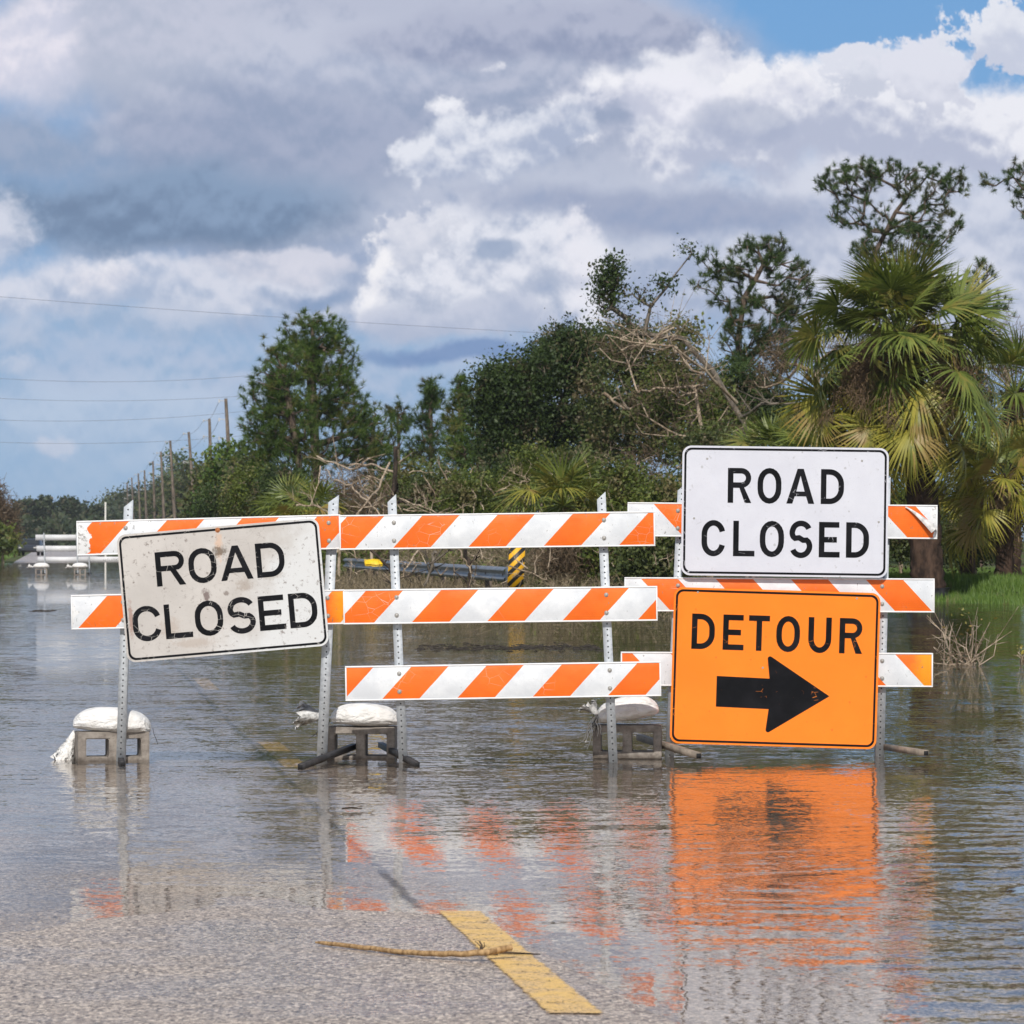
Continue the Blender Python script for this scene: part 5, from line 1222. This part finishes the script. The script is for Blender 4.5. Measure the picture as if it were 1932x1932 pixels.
def sign(label, corners, Y, words, face, legend, seed, border_in=0.012, border_w=0.013, yaw=0, back=0):
    """corners px: TL TR BR BL; words: (text, [(x0,x1)...], ytop, ybot) as fractions of the panel"""
    P = [W(x, y, Y) for x, y in corners]; w = ((P[1] - P[0]).length + (P[2] - P[3]).length) / 2; h = ((P[3] - P[0]).length + (P[2] - P[1]).length) / 2
    c = (P[0] + P[1] + P[2] + P[3]) / 4; d = (P[1] - P[0]) + (P[2] - P[3]); ang = math.atan2(d.z, d.x)
    root = thing('road_sign', c, label, 'road sign', rot=(0, -ang, 0))
    flat('panel', [rrect(w, h, 0.055)], face, root, 0, 0.004)
    flat('border', [rrect(w - border_in * 2, h - border_in * 2, 0.046), rrect(w - 2 * (border_in + border_w), h - 2 * (border_in + border_w), 0.036)[::-1]], legend, root, -0.0025, 0.0012)
    for text, xs, y0, y1 in words:
        H = (y1 - y0) * h
        for ch, (a, b) in zip(text, xs):
            ww = (b - a) * w / H
            lp = [[((a - .5) * w + x * H, (.5 - y1) * h + z * H) for x, z in L] for L in glyph(ch, ww)]
            flat('letter', lp, legend, root, -0.0025, 0.0012)
    return root, w, h
def fx(lst, x0, wd): return [((a - x0) / wd, (b - x0) / wd) for a, b in lst]
RC = [((433, 560), (595, 725), (753, 905), (940, 1066)), ((290, 415), (460, 577), (605, 737), (768, 890), (927, 1041), (1075, 1200))]
# clean sign
sg, w, h = sign('clean white ROAD CLOSED sign with black border standing upright above the orange sign',
     [(1288.5, 840), (1677, 846), (1674, 1090), (1284, 1085.5)], 23.56,
     [('ROAD', fx(RC[0], 184, 1124), .168, .437), ('CLOSED', fx(RC[1], 178, 1124), .575, .848)], M['face_new'], M['leg_new'], 1)
for x, z in ((-.38, .40), (.37, .40), (-.44, -.06), (.455, -.07)):
    mb = MB(); mb.disc((0, 0, 0), 0.007, 10, depth=0.002); q = mb.build('bolt', M['steelb'], sg); q.location = (x * w, -0.0035, z * h)
# dirty tilted sign
sg, w, h = sign('dirty scratched ROAD CLOSED sign hanging tilted from one rusty bolt on the left barricade',
     [(219.5, 1010.5), (599.5, 976), (622.5, 1218.5), (240, 1250)], 23.04,
     [('ROAD', [(.180, .322), (.342, .480), (.497, .657), (.676, .816)], .160, .428), ('CLOSED', [(.046, .181), (.202, .336), (.351, .490), (.516, .648), (.667, .797), (.817, .956)], .572, .842)], M['face_old'], M['leg_old'], 2)
mb = MB(); mb.disc((0, 0, 0), 0.016, 14, depth=0.003); mb.disc((0, -0.004, 0), 0.009, 6, depth=0.005); q = mb.build('bolt', M['rust'], sg); q.location = (0.0, -0.004, h / 2 - 0.022)
# detour sign
sg, w, h = sign('orange DETOUR sign with a black arrow pointing right, standing at the waterline',
     [(1272.5, 1106.5), (1659, 1120), (1655.5, 1413), (1263, 1403)], 23.50,
     [('DETOUR', fx(((225, 352), (397, 512), (538, 653), (690, 820), (866, 993), (1037, 1162)), 122, 1135), .166, .392)], M['face_or'], M['leg_or'], 3)
def fr(x, y): return ((x - 122) / 1135 - .5) * w, (.5 - (y - 885) / 865) * h
ar = [fr(370, 1377), fr(662, 1377)] ; 
def rcorner(c, rx, a0, a1): return [(c[0] + rx * math.cos(R(a0 + (a1 - a0) * i / 8)), c[1] + rx * math.sin(R(a0 + (a1 - a0) * i / 8))) for i in range(9)]
lp = [fr(370, 1370), fr(660, 1376)] + rcorner(fr(660, 1266), 0.0145, 190, 55) + [fr(992, 1464)] + rcorner(fr(660, 1660), 0.0145, -55, -190) + [fr(660, 1545), fr(370, 1540)]
flat('arrow', [lp], M['leg_or'], sg, -0.0025, 0.0012)
for x, z in ((-.385, .472), (.385, .462), (-.06, -.0)):
    mb = MB(); mb.disc((0, 0, 0), 0.007, 10, depth=0.002); q = mb.build('bolt', M['steelb'], sg); q.location = (x * w, -0.0035, z * h)

# ------------------------------------------------------------------ concrete blocks and sandbags
def cmu(label, px, Y, rz, z0, scale=1.0, group='concrete blocks weighing the barricade feet', w=0.40, hgt=0.195, dep=0.19, rim=0.050):
    xs = [-w / 2, -w / 2 + rim, -rim / 2 - 0.003, rim / 2 + 0.003, w / 2 - rim, w / 2]; zs = [0, rim * .9, hgt - rim * .85, hgt]
    bm = bmesh.new(); vs = {}
    for i, x in enumerate(xs):
        for k, z in enumerate(zs): vs[i, k] = bm.verts.new((x, -dep / 2, z))
    fs = []
    for i in range(5):
        for k in range(3):
            if k == 1 and i in (1, 3): continue
            fs.append(bm.faces.new((vs[i, k], vs[i + 1, k], vs[i + 1, k + 1], vs[i, k + 1])))
    r = bmesh.ops.extrude_face_region(bm, geom=fs); bmesh.ops.translate(bm, vec=(0, dep, 0), verts=[v for v in r['geom'] if isinstance(v, bmesh.types.BMVert)])
    bmesh.ops.recalc_face_normals(bm, faces=bm.faces[:])
    ed = [e for e in bm.edges if len(e.link_faces) == 2 and e.calc_face_angle(0) > 0.5]
    bmesh.ops.bevel(bm, geom=ed, offset=0.005, segments=2, affect='EDGES')
    me = bpy.data.meshes.new('concrete_block'); bm.to_mesh(me); bm.free()
    o = link('concrete_block', me, None, [M['concrete']]); o.location = ((px - CX) / F * Y, Y, z0); o.rotation_euler = (0, 0, R(rz)); tag(o, label, 'concrete block', group); return o
cmu('sunlit concrete block at the left end, two hollows facing the camera', 211, 23.30, 13, -0.022, w=0.43)
cmu('shaded concrete block between the posts left of the middle barricade', 683, 23.54, -3, -0.03, w=0.415, hgt=0.22)
cmu('concrete block under the sandbag left of the orange sign', 1184, 23.46, -3, 0.0, w=0.415, hgt=0.205)
def bag(root, c, L, Wd, H, rz, tilt, seed, sag=0.25, name='sack'):
    rng = np.random.default_rng(seed); nu, nv = 40, 20
    u = np.linspace(0, 2 * np.pi, nu, endpoint=False); v = np.linspace(-np.pi / 2, np.pi / 2, nv)
    VV, UU = np.meshgrid(v, u, indexing='ij')
    sp = lambda a, e: np.sign(a) * np.abs(a) ** e
    X = sp(np.sin(VV), 0.85); cr = sp(np.cos(VV), 0.66)
    Yc = cr * sp(np.cos(UU), 0.8); Z = cr * sp(np.sin(UU), 0.9)
    Z = Z * (1 - 0.22 * X * X) ; Z = np.where(Z < 0, Z * 0.55, Z * 1.15)
    P = np.stack([X * L / 2, Yc * Wd / 2, Z * H / 2], -1)
    nz = sum(np.sin(P[..., 0] * f * 3 + P[..., 1] * f * 2 + p) * np.sin(P[..., 2] * f * 4 + q) / f for f, p, q in zip((8, 14, 23, 37, 52), rng.random(5) * 6, rng.random(5) * 6))
    P[..., 2] += 0.010 * np.sin(UU * 11 + seed) * np.abs(X) ** 3 * cr; P[..., 1] += 0.012 * np.sin(UU * 9 + 2) * np.abs(X) ** 3 * cr
    P[..., 2] += nz * 0.016; P[..., 1] += nz * 0.012
    P[..., 2] -= sag * H * np.clip(np.abs(X) - 0.75, 0, 1) * 1.2
    i = np.arange(nv - 1)[:, None] * nu; j = np.arange(nu)[None]; j2 = (j + 1) % nu
    Pm = P.reshape(-1, 3) @ rotm('Y', tilt).T @ rotm('Z', rz).T
    mb = MB(); mb.add(Pm + np.array(c), np.stack([i + j, i + j2, i + nu + j2, i + nu + j], -1).reshape(-1, 4)); return mb.build(name, M['bag'], root, True)
def fanneck(root, c, d, L, spread, mat, seed, name='neck', n=16, flat_=0.35):
    """gathered cloth flaring from the tie"""
    rng = np.random.default_rng(seed); d = np.array(d, float); d /= np.linalg.norm(d); s = np.cross(d, [0, 1.0, 0]); s /= np.linalg.norm(s); u = np.cross(s, d)
    ring = []; V = []
    for k, t in enumerate(np.linspace(0, 1, 7)):
        r = 0.012 + spread * t ** 1.2
        for i in range(n * 2):
            a = i * math.pi / n; rr = r * (1 + (0.28 * t if i % 2 else -0.28 * t)) * (1 + 0.1 * rng.normal() * t)
            V.append(np.array(c) + d * L * t * (1 + 0.08 * rng.normal() * (k == 6)) + s * math.cos(a) * rr + u * math.sin(a) * rr * flat_ + np.array([0, 0, -0.03 * t * t]))
    m = n * 2; i = np.arange(6)[:, None] * m; j = np.arange(m)[None]; j2 = (j + 1) % m
    mb = MB(); mb.add(np.array(V), np.stack([i + j, i + j2, i + m + j2, i + m + j], -1).reshape(-1, 4)); return mb.build(name, mat, root)
def strings(root, c, n, L, seed, mat, dirn=(0, 0, -1), sp=0.4, r=0.0016):
    rng = np.random.default_rng(seed); mb = MB()
    for i in range(n):
        v = np.array(dirn, float) + rng.normal(size=3) * sp; v /= np.linalg.norm(v); l = L * (0.4 + 0.6 * rng.random()); p = np.array(c) + rng.normal(size=3) * 0.008
        pts = [p + v * l * t + rng.normal(size=3) * 0.012 * t + np.array([0, 0, -l * .2 * t * t]) for t in np.linspace(0, 1, 5)]
        mb.tube(pts, r, 4)
    mb.build('string', mat, root)
SG_ = 'sandbags on the concrete blocks'
# left
c = W(211, 1383, 23.30); root = thing('sandbag', c, 'plump white sandbag on the left concrete block with its spilled end drooping left', 'sandbag', SG_)
bag(root, (0.0, 0.02, 0.050), 0.47, 0.29, 0.185, 2, 4, 601)
fanneck(root, (-0.225, 0.03, 0.01), (-0.45, -0.1, -1.0), 0.17, 0.052, M['bag'], 602, flat_=0.6)
strings(root, (0.225, 0, 0.035), 6, 0.10, 603, M['dstring'])
# middle
c = W(683, 1372, 23.54); root = thing('sandbag', c, 'white sandbag with a grey tied neck on the block left of the middle barricade', 'sandbag', SG_)
bag(root, (0.02, 0.0, 0.052), 0.42, 0.27, 0.17, -1, 2, 611)
fanneck(root, (-0.20, -0.05, 0.06), (-1, -0.1, 0.22), 0.19, 0.055, M['bagneck'], 612)
strings(root, (-0.205, -0.06, 0.05), 9, 0.20, 613, M['dstring'], (-0.35, 0, -1), 0.35)
# right
c = W(1184, 1366, 23.44); root = thing('sandbag', c, 'white sandbag with frayed white strings on the block left of the orange sign', 'sandbag', SG_)
bag(root, (0.0, -0.02, 0.070), 0.38, 0.27, 0.175, -2, -9, 621)
fanneck(root, (-0.185, -0.07, 0.055), (-0.5, 0.0, 0.8), 0.11, 0.035, M['bagneck'], 622)
strings(root, (-0.19, -0.09, 0.04), 12, 0.17, 623, M['string'], (-0.5, -0.1, -1), 0.35, 0.0022)
strings(root, (-0.19, -0.09, 0.05), 6, 0.12, 624, M['dstring'], (-0.2, -0.1, -1), 0.4)

# ------------------------------------------------------------------ far barricades (white backs)
def far_barricade(px0, Y, label, marks=False):
    sc = Y / F; o = Vector(((px0 - CX) * sc, Y, 0)); root = thing('barricade', o, label, 'barricade', 'white-backed barricades far down the road')
    Wd = 1.95
    for k, z in enumerate((1.42, 0.99, 0.56)):
        mb = MB(); mb.box((Wd / 2 + 0.04 * k, 0, z + 0.02), (Wd, 0.04, 0.22)); q = mb.build('board', M['backs'], root)
        if marks and k == 2:
            mb = MB(); rng = np.random.default_rng(3); x = 0.92
            for i, g_ in enumerate('JLTILTCEC'):
                if i in (2, 4): x += 0.035
                w_ = 0.032; mb.box((x, -0.023, z + 0.02), (0.010, 0.004, 0.07))
                if g_ in 'LJCE': mb.box((x + 0.018, -0.023, z - 0.011), (0.026, 0.004, 0.009))
                if g_ in 'TCE': mb.box((x + 0.018, -0.023, z + 0.051), (0.026, 0.004, 0.009))
                x += 0.062
            mb.build('stencil_mark', M['haydeb'], q)
    for x in (0.36, 1.63):
        mb = MB(); mb.tube([(x + 0.02, -0.05, -0.05), (x - 0.03, -0.05, 1.62)], 0.028, 4); mb.build('post', M['galv'], root)
        mb = MB(); mb.box((x, 0, 0.04), (0.05, 1.3, 0.05)); mb.build('foot', M['foot'], root)
    return o
FB = 'sandbags on the far barricades'
def far_set(px, Y, lb1, lb2):
    cmu(lb1, px, Y, 4, -0.02, group='concrete blocks at the far barricades', w=0.46, hgt=0.26)
    c = W(px, 0, Y); c.z = 0.24; root = thing('sandbag', c, lb2, 'sandbag', FB); bag(root, (0, 0, 0.09), 0.62, 0.4, 0.24, 0, 0, 700 + int(px)); fanneck(root, (-0.30, 0, 0.06), (-1, 0, 0.3), 0.22, 0.07, M['bag'], 701)
Yf = 150
far_barricade(67, Yf, 'leftmost far barricade showing plain white board backs')
far_barricade(151, Yf + 1.5, 'second far barricade, mostly hidden behind the left striped board', True)
far_set(78, Yf - .8, 'far concrete block under the left white sandbag', 'tiny white sandbag at the left foot of the far barricades')
far_set(151, Yf - .8, 'far concrete block under the right white sandbag', 'tiny white sandbag at the middle foot of the far barricades')

# ------------------------------------------------------------------ stick on the asphalt
def stick():
    pts = [(596, 1777), (650, 1784), (720, 1792), (800, 1799), (870, 1800), (920, 1796), (965, 1787)]; rng = np.random.default_rng(9)
    Q = []; zs = [0.016, 0.015, 0.016, 0.020, 0.026, 0.034, 0.045]
    for (px, py), z in zip(pts, zs):
        Y = (CH - z) * F / (py - H0); Q.append(np.array(W(px, py, Y)))
    P = []
    for a, b in zip(Q[:-1], Q[1:]):
        for t in (0, .25, .5, .75): P.append(a + (b - a) * t + rng.normal(size=3) * 0.0009)
    P.append(Q[-1]); P = np.array(P); n = len(P); r = np.interp(np.linspace(0, 1, n), [0, .05, .5, .9, 1], [0.003, .007, .009, .011, .010])
    root = thing('stick', tuple(Q[3]), 'bowed peeled stick lying across the wet asphalt and the yellow line', 'stick')
    mb = MB(); mb.tube(P, r, 9, jit=.02, rng=rng); mb.build('stem', M['stick'], root, True, Q[3])
    mb = MB(); b = P[int(n * .77)] + (0, 0, .008)
    for k in range(4):
        v = np.array([rng.normal() * .5, rng.normal() * .4, 1.]) ; v /= np.linalg.norm(v); mb.tube([b, b + v * .014 + (0.004, 0, 0), b + v * .028 + (-.006, 0, .002)], [.003, .002, .001], 5)
    mb.build('twig', M['darkwood'], root, True, Q[3])
stick()
def small_bits():
    rng = np.random.default_rng(77); 
    for i, (px, py, lb) in enumerate([(645, 1530, 'small dark twig lying in the shallow water right of the tilted sign reflection'), (912, 1807, 'thin dark sliver of wood beside the yellow line'), (880, 1808, 'splinter of wood under the thick end of the stick')]):
        Y = Yat(py); p = np.array(W(px, py, Y)); p[2] = max(0, tz(p[0], Y)) + .012; mb = MB(); mb.tube([p, p + (.05, .01, .004), p + (.10 + .08 * (i == 1), -.01, .0)], [.004, .005, .002], 6); o = mb.build('twig', M['darkwood'], None, False, tuple(p)); tag(o, lb, 'twig')
small_bits()

# ------------------------------------------------------------------ haze
def haze():
    m = bpy.data.materials.new('haze_air'); m.use_nodes = True; m.node_tree.nodes.clear(); E.nt = m.node_tree
    pv = E.node('ShaderNodeVolumePrincipled'); pv.inputs['Color'].default_value = (0.80, 0.88, 1.0, 1); pv.inputs['Density'].default_value = 0.00012; pv.inputs['Anisotropy'].default_value = 0.0
    o = E.node('ShaderNodeOutputMaterial'); E.nt.links.new(pv.outputs[0], o.inputs['Volume'])
    mb = MB(); mb.box((0, 1400, 12), (3900, 3700, 34)); q = mb.build('haze', m); tag(q, 'thin bluish haze in the air over the flooded road', 'haze', kind='stuff')
haze()
